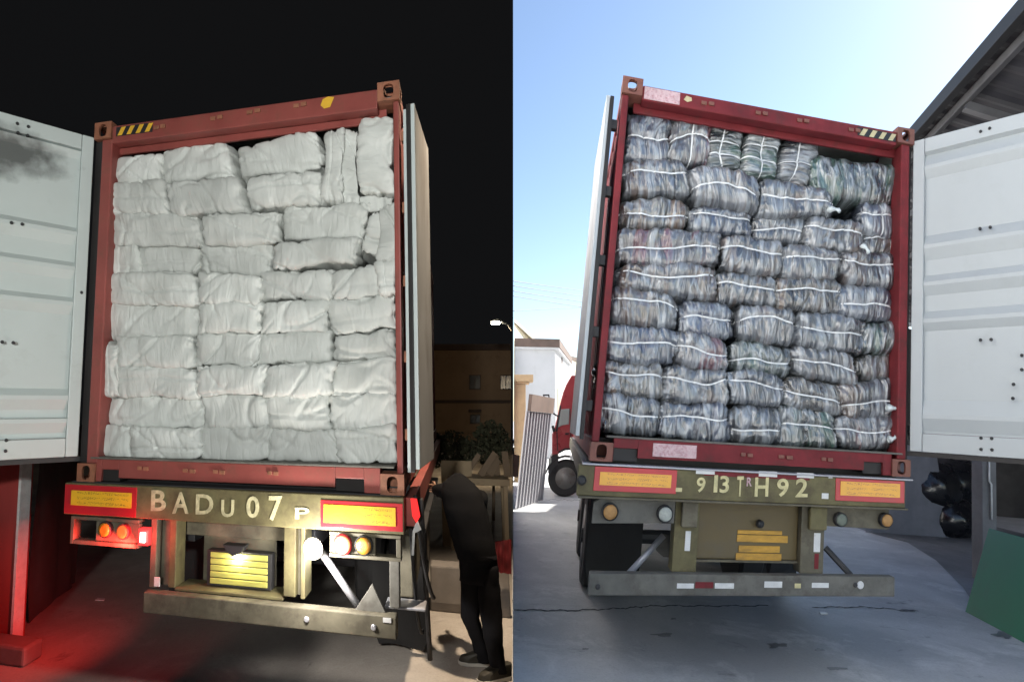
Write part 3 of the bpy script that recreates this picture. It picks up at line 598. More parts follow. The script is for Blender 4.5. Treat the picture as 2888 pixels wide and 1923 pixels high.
def bale_mat(name, c0, c1, c2, accent, acc_amt):
    m = bpy.data.materials.new(name); m.use_nodes = True; t = m.node_tree; N, Lk = t.nodes.new, t.links.new; b = t.nodes['Principled BSDF']
    uv = N('ShaderNodeUVMap')
    def noise(sc, det, dist=0., s=1.0, rot=0.):
        mp = N('ShaderNodeMapping'); mp.inputs['Scale'].default_value = (*sc, 1); mp.inputs['Rotation'].default_value = (0, 0, rot); Lk(uv.outputs[0], mp.inputs[0])
        n = N('ShaderNodeTexNoise'); n.inputs['Scale'].default_value = s; n.inputs['Detail'].default_value = det; n.inputs['Distortion'].default_value = dist; Lk(mp.outputs[0], n.inputs['Vector']); return n.outputs[0]
    def mixc(fac, a, c):
        mx = N('ShaderNodeMix'); mx.data_type = 'RGBA'; Lk(fac, mx.inputs[0]); Lk(a, mx.inputs[6])
        if isinstance(c, tuple): mx.inputs[7].default_value = (*c, 1)
        else: Lk(c, mx.inputs[7])
        return mx.outputs[2]
    def mr(x, a, c, hi=1.):
        r = N('ShaderNodeMapRange'); r.inputs[1].default_value = a; r.inputs[2].default_value = c; r.inputs[4].default_value = hi; Lk(x, r.inputs[0]); return r.outputs[0]
    r1 = N('ShaderNodeValToRGB'); ramp(r1, [(.38, tuple(np.array(c0)*.6)), (.48, c1), (.56, c1), (.68, c2)]); Lk(noise((8, 1.5), 2, .9), r1.inputs[0])
    col = r1.outputs[0]
    col = mixc(mr(noise((6, 1.2), 2, .8), .55, .60, acc_amt), col, accent)
    col = mixc(mr(noise((4.5, 1.1), 1.5, .6), .60, .68, .4), col, (.07, .08, .11))
    # pale streaks paint the film's glare into the base colour
    st1 = noise((15, 2.8), 5, 1.2, 1.0, .22); st2 = noise((10, 5), 5, 1.6, 1.0, -.45)
    col = mixc(mr(st1, .51, .64, .75), col, (.66, .69, .72))
    col = mixc(mr(st2, .55, .66, .65), col, (.66, .70, .73))
    dk = N('ShaderNodeMix'); dk.data_type = 'RGBA'; dk.blend_type = 'MULTIPLY'; dk.inputs[0].default_value = 1; dk.inputs[7].default_value = (.52, .54, .56, 1); Lk(col, dk.inputs[6]); col = dk.outputs[2]
    Lk(col, b.inputs['Base Color'])
    b.inputs['Roughness'].default_value = .45
    b.inputs['Coat Weight'].default_value = 1.0; b.inputs['Coat Roughness'].default_value = .13; b.inputs['Coat IOR'].default_value = 2.3
    bp = N('ShaderNodeBump'); bp.inputs['Strength'].default_value = 1.0; bp.inputs['Distance'].default_value = .045
    Lk(st1, bp.inputs['Height'])
    bp2 = N('ShaderNodeBump'); mpv = N('ShaderNodeMapping'); mpv.inputs['Scale'].default_value = (15, 8, 1); Lk(uv.outputs[0], mpv.inputs[0])
    wn = N('ShaderNodeTexNoise'); wn.inputs['Scale'].default_value = .7; wn.inputs['Detail'].default_value = 2; Lk(mpv.outputs[0], wn.inputs['Vector'])
    av = N('ShaderNodeVectorMath'); av.operation = 'MULTIPLY_ADD'; av.inputs[1].default_value = (1.6, 1.6, 1.6); Lk(wn.outputs['Color'], av.inputs[0]); Lk(mpv.outputs[0], av.inputs[2])
    vo = N('ShaderNodeTexVoronoi'); vo.feature = 'F1'; vo.inputs['Scale'].default_value = 1.0; Lk(av.outputs[0], vo.inputs['Vector'])
    bp2.inputs['Strength'].default_value = .9; bp2.inputs['Distance'].default_value = .022; Lk(vo.outputs['Distance'], bp2.inputs['Height']); Lk(bp.outputs[0], bp2.inputs['Normal'])
    Lk(bp2.outputs[0], b.inputs['Coat Normal']); Lk(bp.outputs[0], b.inputs['Normal'])
    return m
BM = {
 'grey': bale_mat('wrapped_grey_cloth', (.06, .065, .075), (.16, .17, .185), (.42, .44, .46), (.22, .13, .08), .65),
 'dark': bale_mat('wrapped_dark_cloth', (.045, .05, .06), (.12, .13, .15), (.34, .36, .39), (.05, .055, .09), .6),
 'blue': bale_mat('wrapped_blue_grey_cloth', (.055, .065, .095), (.14, .16, .21), (.38, .41, .46), (.08, .10, .19), .75),
 'green': bale_mat('wrapped_greenish_cloth', (.05, .065, .06), (.14, .17, .155), (.38, .42, .40), (.07, .19, .13), .75),
 'brown': bale_mat('wrapped_brown_cloth', (.07, .06, .05), (.17, .155, .135), (.42, .40, .37), (.26, .14, .07), .8),
 'pale': bale_mat('wrapped_pale_cloth', (.08, .083, .09), (.24, .25, .265), (.50, .51, .53), (.27, .18, .14), .55),
 'maroon': bale_mat('wrapped_maroon_cloth', (.06, .055, .06), (.15, .145, .155), (.40, .40, .42), (.26, .055, .075), .8),
}
m_strap = mat('white_strap', (.74, .76, .77), .35, var=.06, bump=0)
WORD = {'grey': 'grey', 'dark': 'dark charcoal', 'blue': 'blue-grey', 'green': 'greenish grey', 'brown': 'brownish grey', 'pale': 'pale grey', 'maroon': 'grey and maroon'}
BALES = [  # layer, outline, tone, y0, straps along, straps across
 ('second', ((1757, 440), (1945, 452), (1962, 550), (1752, 540)), 'grey', .06, (.15,), ()),
 ('second', ((1938, 448), (2149, 494), (2154, 590), (1960, 556)), 'pale', .03, (.0,), ()),
 ('second', ((2150, 504), (2350, 536), (2356, 606), (2142, 604)), 'grey', .06, (.0,), ()),
 ('third', ((1742, 552), (1958, 556), (1955, 636), (1738, 648)), 'brown', .06, (.0,), ()),
 ('third', ((1950, 572), (2129, 594), (2130, 670), (1945, 640)), 'blue', .10, (.1,), ()),
 ('third', ((2122, 598), (2294, 624), (2274, 690), (2120, 674)), 'dark', .14, (.0,), ()),
 ('third', ((2285, 606), (2450, 632), (2444, 712), (2264, 690)), 'pale', .06, (.2,), ()),
 ('fourth', ((1738, 642), (2048, 648), (2026, 748), (1732, 742)), 'maroon', .05, (.05,), ()),
 ('fourth', ((2050, 658), (2212, 682), (2206, 780), (2028, 754)), 'pale', .05, (.1,), ()),
 ('fourth', ((2210, 682), (2379, 703), (2376, 790), (2206, 786)), 'pale', .05, (.1,), ()),
 ('fourth', ((2377, 703), (2534, 714), (2534, 816), (2376, 788)), 'grey', .05, (.1,), ()),
 ('fifth', ((1732, 740), (2038, 750), (2024, 846), (1728, 806)), 'grey', .05, (.1,), ()),
 ('fifth', ((2030, 762), (2194, 786), (2188, 866), (2018, 850)), 'grey', .08, (.2,), ()),
 ('fifth', ((2188, 782), (2373, 790), (2370, 886), (2184, 862)), 'brown', .05, (.2,), ()),
 ('fifth', ((2366, 791), (2533, 820), (2530, 910), (2362, 884)), 'blue', .06, (.0,), ()),
 ('sixth', ((1722, 800), (1918, 826), (1915, 936), (1722, 908)), 'grey', .05, (.25,), ()),
 ('sixth', ((1910, 838), (2084, 861), (2087, 956), (1922, 946)), 'blue', .07, (.1,), ()),
 ('sixth', ((2080, 853), (2256, 874), (2248, 978), (2080, 956)), 'pale', .05, (.2,), ()),
 ('sixth', ((2252, 874), (2462, 903), (2440, 1000), (2256, 972)), 'grey', .04, (.1,), ()),
 ('seventh', ((1706, 907), (1918, 931), (1908, 1036), (1704, 1011)), 'blue', .05, (.2,), ()),
 ('seventh', ((1908, 928), (2061, 956), (2060, 1051), (1904, 1028)), 'maroon', .06, (.1,), ()),
 ('seventh', ((2056, 955), (2240, 973), (2242, 1066), (2058, 1047)), 'green', .06, (.0,), ()),
 ('seventh', ((2234, 968), (2416, 1001), (2432, 1092), (2240, 1050)), 'pale', .05, (.1,), ()),
 ('eighth', ((1692, 1010), (1892, 1033), (1882, 1132), (1688, 1108)), 'brown', .05, (.15,), ()),
 ('eighth', ((1886, 1029), (2060, 1044), (2057, 1149), (1876, 1126)), 'pale', .05, (.1,), ()),
 ('eighth', ((2052, 1041), (2229, 1063), (2214, 1149), (2060, 1135)), 'dark', .06, (.1,), ()),
 ('eighth', ((2225, 1056), (2370, 1094), (2385, 1172), (2210, 1140)), 'brown', .05, (.1,), ()),
 ('eighth', ((2366, 1088), (2522, 1060), (2530, 1176), (2384, 1180)), 'grey', .05, (-.1,), ()),
 ('bottom', ((1688, 1104), (1869, 1123), (1867, 1231), (1682, 1222)), 'grey', .05, (.1,), ()),
 ('bottom', ((1864, 1125), (2066, 1144), (2061, 1250), (1856, 1235)), 'blue', .05, (.1,), ()),
 ('bottom', ((2058, 1136), (2221, 1146), (2211, 1256), (2052, 1248)), 'grey', .05, (-.1,), ()),
 ('bottom', ((2206, 1140), (2350, 1159), (2374, 1265), (2196, 1257)), 'green', .05, (.1,), ()),
 ('bottom', ((2345, 1173), (2526, 1171), (2515, 1270), (2370, 1261)), 'maroon', .06, (.1,), ()),
]
ROWN = {}
for b in BALES: ROWN[b[0]] = ROWN.get(b[0], 0)+1
cnt = {}
def bale(q, tone, y0, sz, sx, lab, gridk, dep=.30, n=None):
    global sd_
    sd_ += 1
    S = Soft(YR, grow(q, 11), y0+.02, dep, n or 3.6+1.8*random.random(), sd_, 'bale', sz, sx)
    o = soft_obj('clothing_bale', YR, S, BM[tone], gridk); tag(o, lab, 'bale', 'plastic wrapped bales in the day container')
    hb = {'_o': tuple(o.location), '_k': len(PAR)}; PAR[hb['_k']] = o
    for z in sz: part('strap', S.strip(z, .011, True), m_strap, hb, YR, smooth=False)
    for x in sx: part('strap', S.strip(x, .011, False), m_strap, hb, YR, smooth=False)
    return o
for row, q, tone, y0, sz, sx in BALES:
    i = cnt.get(row, 0); cnt[row] = i+1
    pos = ORD[i] if i < ROWN[row]-1 else 'last on the right'
    bale(q, tone, y0, sz, sx, f'{WORD[tone]} wrapped bale {pos} in the {row} layer of day load', 'w')
for q, tone, y0, sz, sx, lab, gk in [
   (((1772, 310), (1893, 316), (1884, 456), (1764, 448)), 'blue', .10, (.0,), (), 'blue-grey wrapped bale standing first from left along the top', 'v'),
   (((1900, 324), (2008, 340), (1993, 460), (1881, 455)), 'maroon', .10, (.0,), (.1,), 'pinkish grey wrapped bale standing second from left along the top', 'v'),
   (((2007, 348), (2098, 361), (2088, 480), (1990, 464)), 'green', .12, (.0,), (-.35, .1), 'green tinted wrapped bale standing third from left along the top', 'v'),
   (((2110, 363), (2209, 374), (2190, 510), (2090, 484)), 'green', .10, (.0,), (-.25, .3), 'dark blue and green wrapped bale standing fourth from left along the top', 'v'),
   (((2212, 384), (2322, 396), (2282, 526), (2188, 509)), 'grey', .12, (.0,), (-.1,), 'grey wrapped bale leaning fifth from left along the top', 'v'),
   (((2280, 430), (2542, 470), (2540, 576), (2296, 552)), 'green', .08, (), (), 'wide grey bale with a dark green underside lying at top right under the header', 'w'),
   (((2438, 566), (2532, 572), (2532, 680), (2434, 648)), 'blue', .07, (.1,), (.1,), 'purplish blue wrapped bale end at the right edge of the third layer', 's'),
   (((2440, 660), (2530, 668), (2526, 720), (2440, 714)), 'brown', .10, (.4,), (), 'small brown wrapped bale end at the right edge under the purplish one', 's'),
   (((2450, 902), (2534, 898), (2530, 1004), (2440, 992)), 'green', .06, (), (), 'pale green grey bale end at the right edge of the sixth layer', 's'),
   (((2420, 1000), (2528, 996), (2520, 1072), (2428, 1062)), 'brown', .09, (), (), 'brown wrapped bale end at the right edge of the seventh layer', 's')]:
    bale(q, tone, y0, sz, sx, lab, gk)
# knotted plastic tails poking out of some bale ends
def tail(o, y, u, v, y0, ang, ln, nm='plastic_tail', m=None):
    p = at_y(y, u, v, y0); hb = {'_o': tuple(o.location), '_k': len(PAR)}; PAR[hb['_k']] = o
    mb = MB(); vs = []; fs = []; k = 7
    for i in range(k):
        t = i/(k-1); c = p + np.array([math.cos(ang)*ln*t, -.03*math.sin(t*2.5), math.sin(ang)*ln*t]); wd = .022*(1-t)**.6*(1+.35*math.sin(9*t))+.012*t*(t > .7)+.004
        n_ = np.array([-math.sin(ang), 0, math.cos(ang)])
        vs += [c+n_*wd, c+np.array([0, -wd*.8, 0]), c-n_*wd, c+np.array([0, wd*.8, 0])]
    for i in range(k-1):
        for j in range(4): fs.append((i*4+j, i*4+(j+1) % 4, (i+1)*4+(j+1) % 4, (i+1)*4+j))
    mb.add(vs, fs); return part(nm, mb, m or m_film, hb, y, smooth=True)
m_film = mat('clear_film_knot', (.62, .68, .69), .3, var=.15, vscale=14, coat=.8, bump=.6, bscale=40)
bl = [o for o in COL.objects if o.name.startswith('clothing_bale')]
for u, v, a, ln, k in [(2335, 590, -.1, .10, 2), (2500, 1150, .0, .10, 27), (2505, 1240, .4, .06, 32), (2430, 690, -.9, .09, 6)]:
    tail(bl[k], YR, u, v, .06, a, ln)

# ------------------------------------------------------------------ trailers
def glyph(y, par, ch, box, m, yy=-.036, thick=.0025):
    (u0, v0, u1, v1) = box; a = at_y(y, u0, v1, yy); b = at_y(y, u1, v0, yy); c2 = at_y(y, u0, v0, yy)
    cu = bpy.data.curves.new('t', 'FONT'); cu.body = ch; cu.extrude = .02; cu.offset = .018; cu.resolution_u = 4
    ob = bpy.data.objects.new('t', cu); COL.objects.link(ob); dg = bpy.context.evaluated_depsgraph_get(); me = bpy.data.meshes.new_from_object(ob.evaluated_get(dg))
    v = np.array([p.co[:] for p in me.vertices]); fs = [tuple(p.vertices) for p in me.polygons]
    bpy.data.objects.remove(ob); lo, hi = v.min(0), v.max(0); q = (v-lo)/np.maximum(hi-lo, 1e-6)
    mb = MB(); mb.add([(a[0]+(b[0]-a[0])*t[0], yy - thick*t[2], a[2]+(c2[2]-a[2])*t[1]+(b[2]-c2[2])*t[0]) for t in q], fs)
    return part('letter', mb, m, par, y)
def lamp_round(y, par, x, z, r, m_lens, m_body, yy=0.0):
    mb = MB(); mb.lathe((x, yy+.03, z), (0, -1, 0), [(0, r*1.18), (.05, r*1.18), (.055, r*1.05), (.045, r*.98)], 24); o = part('lamp', mb, m_body, par, y, smooth=False)
    ho = {'_o': par['_o'], '_k': len(PAR)}; PAR[ho['_k']] = o
    mb = MB(); mb.lathe((x, yy+.02, z), (0, -1, 0), [(0, r*.97), (.048, r*.97), (.053, r*.9), (.055, r*.5)], 24); part('lens', mb, m_lens, ho, y, smooth=True)
    return o
def wheel(y, par, x, yy, r, wd, side):
    mb = MB(); z = y.g + r
    mb.lathe((x-wd/2, yy, z), (1, 0, 0), [(0, r*.62), (0, r*.9), (.03, r*.985), (wd*.5, r), (wd-.03, r*.985), (wd, r*.9), (wd, r*.62)], 36)
    o = part('wheel', mb, m_tyre, par, y, smooth=False); hw = {'_o': par['_o'], '_k': len(PAR)}; PAR[hw['_k']] = o
    mb = MB(); d = 1 if side > 0 else -1; c = x + d*wd/2
    mb.lathe((c+.004*d, yy, z), (-d, 0, 0), [(0, r*.63), (.012, r*.60), (.05, r*.52), (.09, r*.30), (.04, r*.24), (.0, r*.22), (-.0, r*.10)], 28); part('rim', mb, m_rim, hw, y, smooth=True)
    return o
def hose(mb, a, b, r, sag=.1, n=10):
    pts = []
    for i in range(n+1):
        t = i/n; pts.append((a[0]+(b[0]-a[0])*t, a[1]+(b[1]-a[1])*t, a[2]+(b[2]-a[2])*t - sag*4*t*(1-t)))
    mb.tube(pts, r, 7)
TL = 7.6
# ---- night trailer
tL = thing('semi_trailer', 'olive trailer under the red container with lit rear lamps at night', 'trailer', W3(YL, (1.2, 3, YL.g)))
def B(name, x0, x1, y0, y1, z0, z1, m, par=None, y=None, bev=.006, uv=False):
    mb = MB(); mb.box(x0, x1, y0, y1, z0, z1); q = None
    if uv: q = [((a-x0)/(x1-x0), (c-z0)/(z1-z0)) for a, b, c in mb.v]
    return part(name, mb, m, par, y, bev, uv=q)
def pz(u, v, y0, y=YL): return at_y(y, u, v, y0)
n_ = lambda zx, zy: (150+.38265*zx, 1280+.38265*zy)
n2_ = lambda zx, zy: (700+.38265*zx, 1280+.38265*zy)
B('rear_beam', -.084, 2.44, -.034, .10, -.222, -.012, m_olive, tL, YL, .006)
B('deck_plate', -.05, 2.42, .0, TL, -.0115, -.005, m_chassis, tL, YL, 0)
for x0, x1, z0, z1, yx0, yx1, yz0, yz1 in ((-.078, .528, -.216, -.022, -.018, .490, -.158, -.060), (1.895, 2.434, -.205, -.045, 1.918, 2.388, -.176, -.070)):
    o = B('marker_plate', x0, x1, -.040, -.0345, z0, z1, m_platered, tL, YL, .003); ho = under(tL, o)
    B('reflector', yx0, yx1, -.043, -.0405, yz0, yz1, m_insert_n, ho, YL, 0, True)
for ch, (a, b) in {'B': ((720, 265), (835, 418)), 'A': ((878, 280), (1002, 438)), 'D': ((1050, 295), (1182, 443)), 'U': ((1238, 335), (1335, 463)), '0': ((1423, 310), (1520, 468))}.items():
    glyph(YL, tL, ch, (*n_(*a), *n_(*b)), m_letter_n)
glyph(YL, tL, '7', (*n2_(150, 308), *n2_(252, 490)), m_letter_n); glyph(YL, tL, 'P', (*n2_(345, 393), *n2_(452, 478)), m_letter_n)
# lamp frames
mb = MB(); z0, z1 = -.425, -.240
mb.box(-.045, -.015, .0, .08, z0, z1); mb.box(-.014, .53, .0, .08, z1-.022, z1); mb.box(-.014, .53, .0, .08, z0, z0+.028); part('lamp_bracket', mb, m_olive_d, tL, YL, .004)
B('lamp_plate', .165, .53, .012, .05, z0+.030, z1-.024, m_olive_d, tL, YL)
lamp_round(YL, tL, .262, -.312, .046, m_amber, m_black, .0); 
m_redlit = emit('dim_red_lens', (.75, .14, .03), .25)
lamp_round(YL, tL, .412, -.318, .043, m_redlit, m_platered, .0)
mb = MB(); z0, z1 = -.385, -.236
mb.box(1.945, 2.416, .0, .08, z1-.02, z1); mb.box(1.945, 2.416, .0, .08, z0, z0+.022); mb.box(2.385, 2.416, .001, .079, z0+.023, z1-.021); part('lamp_bracket', mb, m_olive_d, tL, YL, .004)
B('lamp_plate', 1.945, 2.25, .012, .05, z0+.024, z1-.022, m_olive_d, tL, YL)
m_pinklit = emit('lit_pale_lens', (1.0, .55, .25), .28)
lamp_round(YL, tL, 2.037, -.306, .053, m_pinklit, m_platered, .0); lamp_round(YL, tL, 2.178, -.302, .050, m_amber, m_black, .0)
def light(name, kind, y, p, energy, col, par=None, size=.05, to=None, spot=160, blend=.6):
    l = bpy.data.lights.new(name, kind); l.energy = energy; l.color = col
    if kind == 'SPOT': l.spot_size = R_(spot); l.spot_blend = blend; l.shadow_soft_size = size
    elif kind == 'POINT': l.shadow_soft_size = size
    elif kind == 'AREA': l.shape = 'DISK'; l.size = size
    o = bpy.data.objects.new(name, l); COL.objects.link(o); wp_ = W3(y, p) if y is not None else np.array(p); o.location = tuple(wp_)
    if to is not None:
        tw = W3(y, to) if y is not None else np.array(to); o.rotation_euler = Vector(tw-wp_).to_track_quat('-Z', 'Y').to_euler()
    if par is not None: o.parent = par['e']; o.location = tuple(wp_-np.array(par['_o']))
    return o
# red marker lamp, lit
mb = MB(); mb.box(.528, .612, .0, .06, -.402, -.294); o = part('marker_lamp', mb, emit('red_lamp_housing_glow', (1.0, .02, .02), 1.3), tL, YL, .006); o['label'] = 'glowing red marker lamp'; ho = under(tL, o)
mb = MB(); mb.box(.550, .590, -.012, -.001, -.380, -.316); part('lens', mb, emit('red_lamp_lit', (1.0, .30, .26), 9.0), ho, YL, .003)
light('marker_lamp_light', 'POINT', YL, (.57, -.10, -.35), 1.6, (1.0, .035, .03), tL, .05)
light('marker_lamp_side_light', 'SPOT', YL, (.50, -.06, -.40), 55.0, (1.0, .045, .035), tL, .05, (-1.2, .25, -.75), 95, 1.0)
# reverse lamp, lit
mb = MB(); mb.lathe((1.835, .06, -.345), (0, -1, 0), [(0, .05), (.05, .066), (.06, .066), (.05, .06)], 24); o = part('reversing_lamp', mb, m_olive_d, tL, YL); ho = under(tL, o)
mb = MB(); mb.lathe((1.835, .03, -.345), (0, -1, 0), [(0, .058), (.035, .058), (.05, .04)], 24); part('lens', mb, emit('white_lamp_lit', (1.0, .97, .92), 30.0), ho, YL, smooth=True)
light('reversing_lamp_light', 'POINT', YL, (1.835, -.20, -.38), 15.0, (1, .95, .88), tL, .05)
light('reversing_lamp_down_light', 'POINT', YL, (1.86, .18, -.42), 1.6, (.95, .97, 1.0), tL, .05)
# posts, panels and number plate
B('chassis_post', .612, .66, .03, .16, -.672, -.226, m_olive_d, tL, YL); B('chassis_post', .745, .80, .06, .20, -.672, -.226, m_olive, tL, YL); B('post_web', .661, .744, .10, .14, -.672, -.226, m_olive_d, tL, YL)
B('tag', .655, .70, .022, .029, -.66, -.60, m_sticker, tL, YL, .002)
B('chassis_post', 1.616, 1.70, .05, .20, -.655, -.226, m_olive, tL, YL); B('chassis_post', 1.742, 1.772, .03, .20, -.655, -.226, m_olive, tL, YL); B('post_web', 1.701, 1.741, .10, .15, -.655, -.226, m_olive_d, tL, YL)
B('cross_panel', .802, 1.614, .20, .23, -.36, -.224, m_olive_d, tL, YL); B('cross_panel', .93, 1.50, .231, .25, -.66, -.361, m_olive_d, tL, YL)
B('shelf', .802, 1.614, .05, .26, -.684, -.664, m_olive, tL, YL)
mb = MB(); mb.box(1.01, 1.50, .13, .20, -.655, -.43); part('plate_holder', mb, m_chassis, tL, YL, .004)
mb = MB()
for k in range(5): mb.box(1.04, 1.475, .118, .1295, -.64+k*.041, -.64+k*.041+.037)
part('number_plate', mb, m_number, tL, YL, .006)
mb = MB(); mb.prism([(1.155, -.375), (1.325, -.375), (1.30, -.42), (1.235, -.445), (1.19, -.42)], .06, .15); part('plate_lamp_hood', mb, m_chassis, tL, YL, .006)
light('plate_lamp_light', 'POINT', YL, (1.24, .085, -.462), 1.3, (1, .9, .6), tL, .03)
mb = MB(); xs = np.linspace(.60, 2.385, 19)
for a, b_ in zip(xs[:-1], xs[1:]): pass
mb.box(.60, 2.385, -.02, .06, -.815, -.686); part('underrun_bumper', mb, m_olive_d, tL, YL, .008)
for xx, zz in ((1.80, -.75), (2.24, -.755)):
    mb = MB(); mb.lathe((xx, -.019, zz), (0, -1, 0), [(0, .018), (.008, .018), (.012, .012)], 10); part('bolt', mb, m_steel, tL, YL)
B('tag', 2.30, 2.352, -.0245, -.021, -.722, -.695, m_sticker, tL, YL, .001)
mb = MB(); mb.tube([(1.86, .14, -.40), (2.13, .10, -.70)], .026, 10); part('brace', mb, m_steel, tL, YL, smooth=True)
mb = MB(); mb.prism([(2.11, -.688), (2.31, -.688), (2.225, -.53)], .03, .05); part('gusset', mb, m_greyp, tL, YL, .003)
B('side_plate', 2.335, 2.40, .04, .10, -.66, -.388, m_greyp, tL, YL); B('step', 2.30, 2.56, .06, .22, -.672, -.655, m_steel, tL, YL)
# running gear
for xx in (.72, 1.66): B('main_rail', xx, xx+.12, .26, TL, -.42, -.06, m_chassis, tL, YL)
for yy in (1.9, 3.2):
    for xx, sd2 in ((.16, -1), (.47, -1), (1.97, 1), (2.28, 1)): wheel(YL, tL, xx, yy, .47, .27, sd2)
    mb = MB(); mb.tube([(.1, yy, YL.g+.47), (2.34, yy, YL.g+.47)], .07, 10); part('axle', mb, m_chassis, tL, YL)
for yy in (.7, 4.6, 5.8): B('cross_member', .02, 2.42, yy, yy+.1, -.22, -.03, m_chassis, tL, YL)
B('side_rail', 2.43, 2.50, .1, TL, -.20, -.03, m_red_n, tL, YL); B('side_rail', -.06, .0, .1, TL, -.20, -.03, m_olive_d, tL, YL)
def flap(y, par, x0, x1, yy, z0, z1, m, nm='mud_flap'):
    mb = MB(); n = 8; vs = []; fs = []
    for j in range(n+1):
        t = j/n; zz = z1+(z0-z1)*t; inset = .10*max(0, t-.82)/.18
        for i in range(n+1):
            s_ = i/n; xx = x0+inset*(x1-x0) + (x1-x0)*(1-2*inset)*s_; vs.append((xx, yy + .035*math.sin(s_*5)*t + .05*t*t, zz))
    N2 = len(vs); vs += [(a, b+.012, c) for a, b, c in vs]
    for k in (0, N2):
        for j in range(n):
            for i in range(n): fs.append((k+j*(n+1)+i, k+j*(n+1)+i+1, k+(j+1)*(n+1)+i+1, k+(j+1)*(n+1)+i))
    mb.add(vs, fs); return part(nm, mb, m, par, y, smooth=True)
B('slot_blocker', .02, 2.42, .14, .22, -.10, .024, m_chassis, tL, YL, 0)  # dark bar added to shut out light through the slot under the container
flap(YL, tL, 2.05, 2.52, 1.15, YL.g+.03, -.66, m_tyre); flap(YL, tL, .05, .55, 1.25, YL.g+.1, -.55, m_tyre)
B('mudguard', 2.06, 2.52, .95, 4.0, -.42, -.38, m_chassis, tL, YL, .01)
B('side_panel', 2.36, 2.47, .25, .95, -.66, -.24, m_olive_d, tL, YL, .01)
mb = MB(); hose(mb, (2.50, .12, -.02), (2.60, .35, -.68), .014, .12); hose(mb, (2.53, .2, -.05), (2.56, .5, YL.g+.25), .018, -.02); hose(mb, (2.47, .1, -.21), (2.52, .4, -.9), .012, .2); part('air_hose', mb, m_rubber, tL, YL, smooth=True)
mb = MB(); mb.prism([(2.475, -.03), (2.515, -.03), (2.535, -.13), (2.51, -.17), (2.485, -.13)], .06, .075); part('side_reflector', mb, emit('red_reflector_glow', (.8, .02, .02), .5), tL, YL)  # reflector given a faint red glow of its own
mb = MB(); mb.prism([(2.475, -.36), (2.485, -.22), (2.515, -.15), (2.54, -.21), (2.50, -.23), (2.49, -.36)], .07, .08); part('reflective_tape', mb, m_sticker, tL, YL)

# ---- day trailer
tR = thing('semi_trailer', 'dusty olive trailer under the deep red container in daylight', 'trailer', W3(YR, (1.2, 3, YR.g)))
d_ = lambda zx, zy: (1600+.3188*zx, 1250+.3188*zy)
d2_ = lambda zx, zy: (2050+.3188*zx, 1250+.3188*zy)
B('rear_beam', -.072, 2.385, -.034, .10, -.222, -.030, m_olive, tR, YR)
mb = MB(); mb.box(-.05, 2.44, -.046, .10, -.0285, -.017); part('beam_top_bar', mb, m_steel, tR, YR, .003)
B('red_band', .80, 1.60, -.0375, -.0345, -.060, -.032, m_red_d, tR, YR, 0)
B('bottom_flange', -.06, 2.40, -.05, .08, -.236, -.223, m_olive_d, tR, YR, .003)
for x0, x1, z0, z1, yx0, yx1, yz0, yz1 in ((.036, .607, -.188, -.034, .074, .568, -.150, -.068), (1.808, 2.374, -.188, -.034, 1.845, 2.334, -.150, -.054)):
    o = B('marker_plate', x0, x1, -.040, -.0345, z0, z1, m_platered, tR, YR, .003); ho = under(tR, o)
    B('reflector', yx0, yx1, -.043, -.0405, yz0, yz1, m_insert_d, ho, YR, 0, True)
for ch, a, b in (('9', (1140, 300), (1225, 432)), ('1', (1292, 280), (1334, 432)), ('3', (1345, 285), (1435, 437)), ('T', (1495, 290), (1562, 468)), ('R', (1585, 300), (1634, 378)), ('H', (1655, 300), (1783, 470))):
    glyph(YR, tR, ch, (*d_(*a), *d_(*b)), m_letter_d if ch != 'R' else m_pinkst)
glyph(YR, tR, '9', (*d2_(440, 310), *d2_(548, 472)), m_letter_d); glyph(YR, tR, '2', (*d2_(605, 310), *d2_(718, 475)), m_letter_d)
def pxbox(y, name, par, u0, v0, u1, v1, y0, th, m, bev=.001):
    a = at_y(y, (u0+u1)/2, (v0+v1)/2, y0); p = at_y(y, u0, (v0+v1)/2, y0); q = at_y(y, u1, (v0+v1)/2, y0); t = at_y(y, (u0+u1)/2, v0, y0); b = at_y(y, (u0+u1)/2, v1, y0)
    return B(name, p[0], q[0], y0, y0+th, b[2], t[2], m, par, y, bev)
for a, b in (((1138, 238), (1305, 272)), ((1695, 248), (1858, 295))): pxbox(YR, 'paper_tag', tR, *d_(*a), *d_(*b), -.0400, .002, m_sticker)
for a, b in (((620, 262), (772, 305)), ((840, 440), (900, 490)), ((900, 280), (935, 308))): pxbox(YR, 'paper_tag', tR, *d2_(*a), *d2_(*b), -.0400, .002, m_sticker)
pxbox(YR, 'paper_tag', tR, *d_(958, 392), *d_(1015, 428), -.0400, .002, m_letter_d)
# lamp plates and lamps
mb = MB(); mb.prism([(.05, -.40), (.62, -.385), (.622, -.238), (.10, -.238), (.05, -.265)], .02, .05); part('lamp_plate', mb, m_greyp, tR, YR, .004)
mb = MB(); mb.prism([(1.775, -.372), (2.285, -.382), (2.285, -.238), (1.775, -.238)], .02, .05); part('lamp_plate', mb, m_olive_d, tR, YR, .004)
lamp_round(YR, tR, .166, -.320, .048, m_amber_d, m_chassis, .0); lamp_round(YR, tR, .547, -.322, .048, m_clear_d, m_chassis, .0)
lamp_round(YR, tR, 1.872, -.320, .042, m_greenish, m_chassis, .0); lamp_round(YR, tR, 2.243, -.314, .044, m_amber_d, m_chassis, .0)
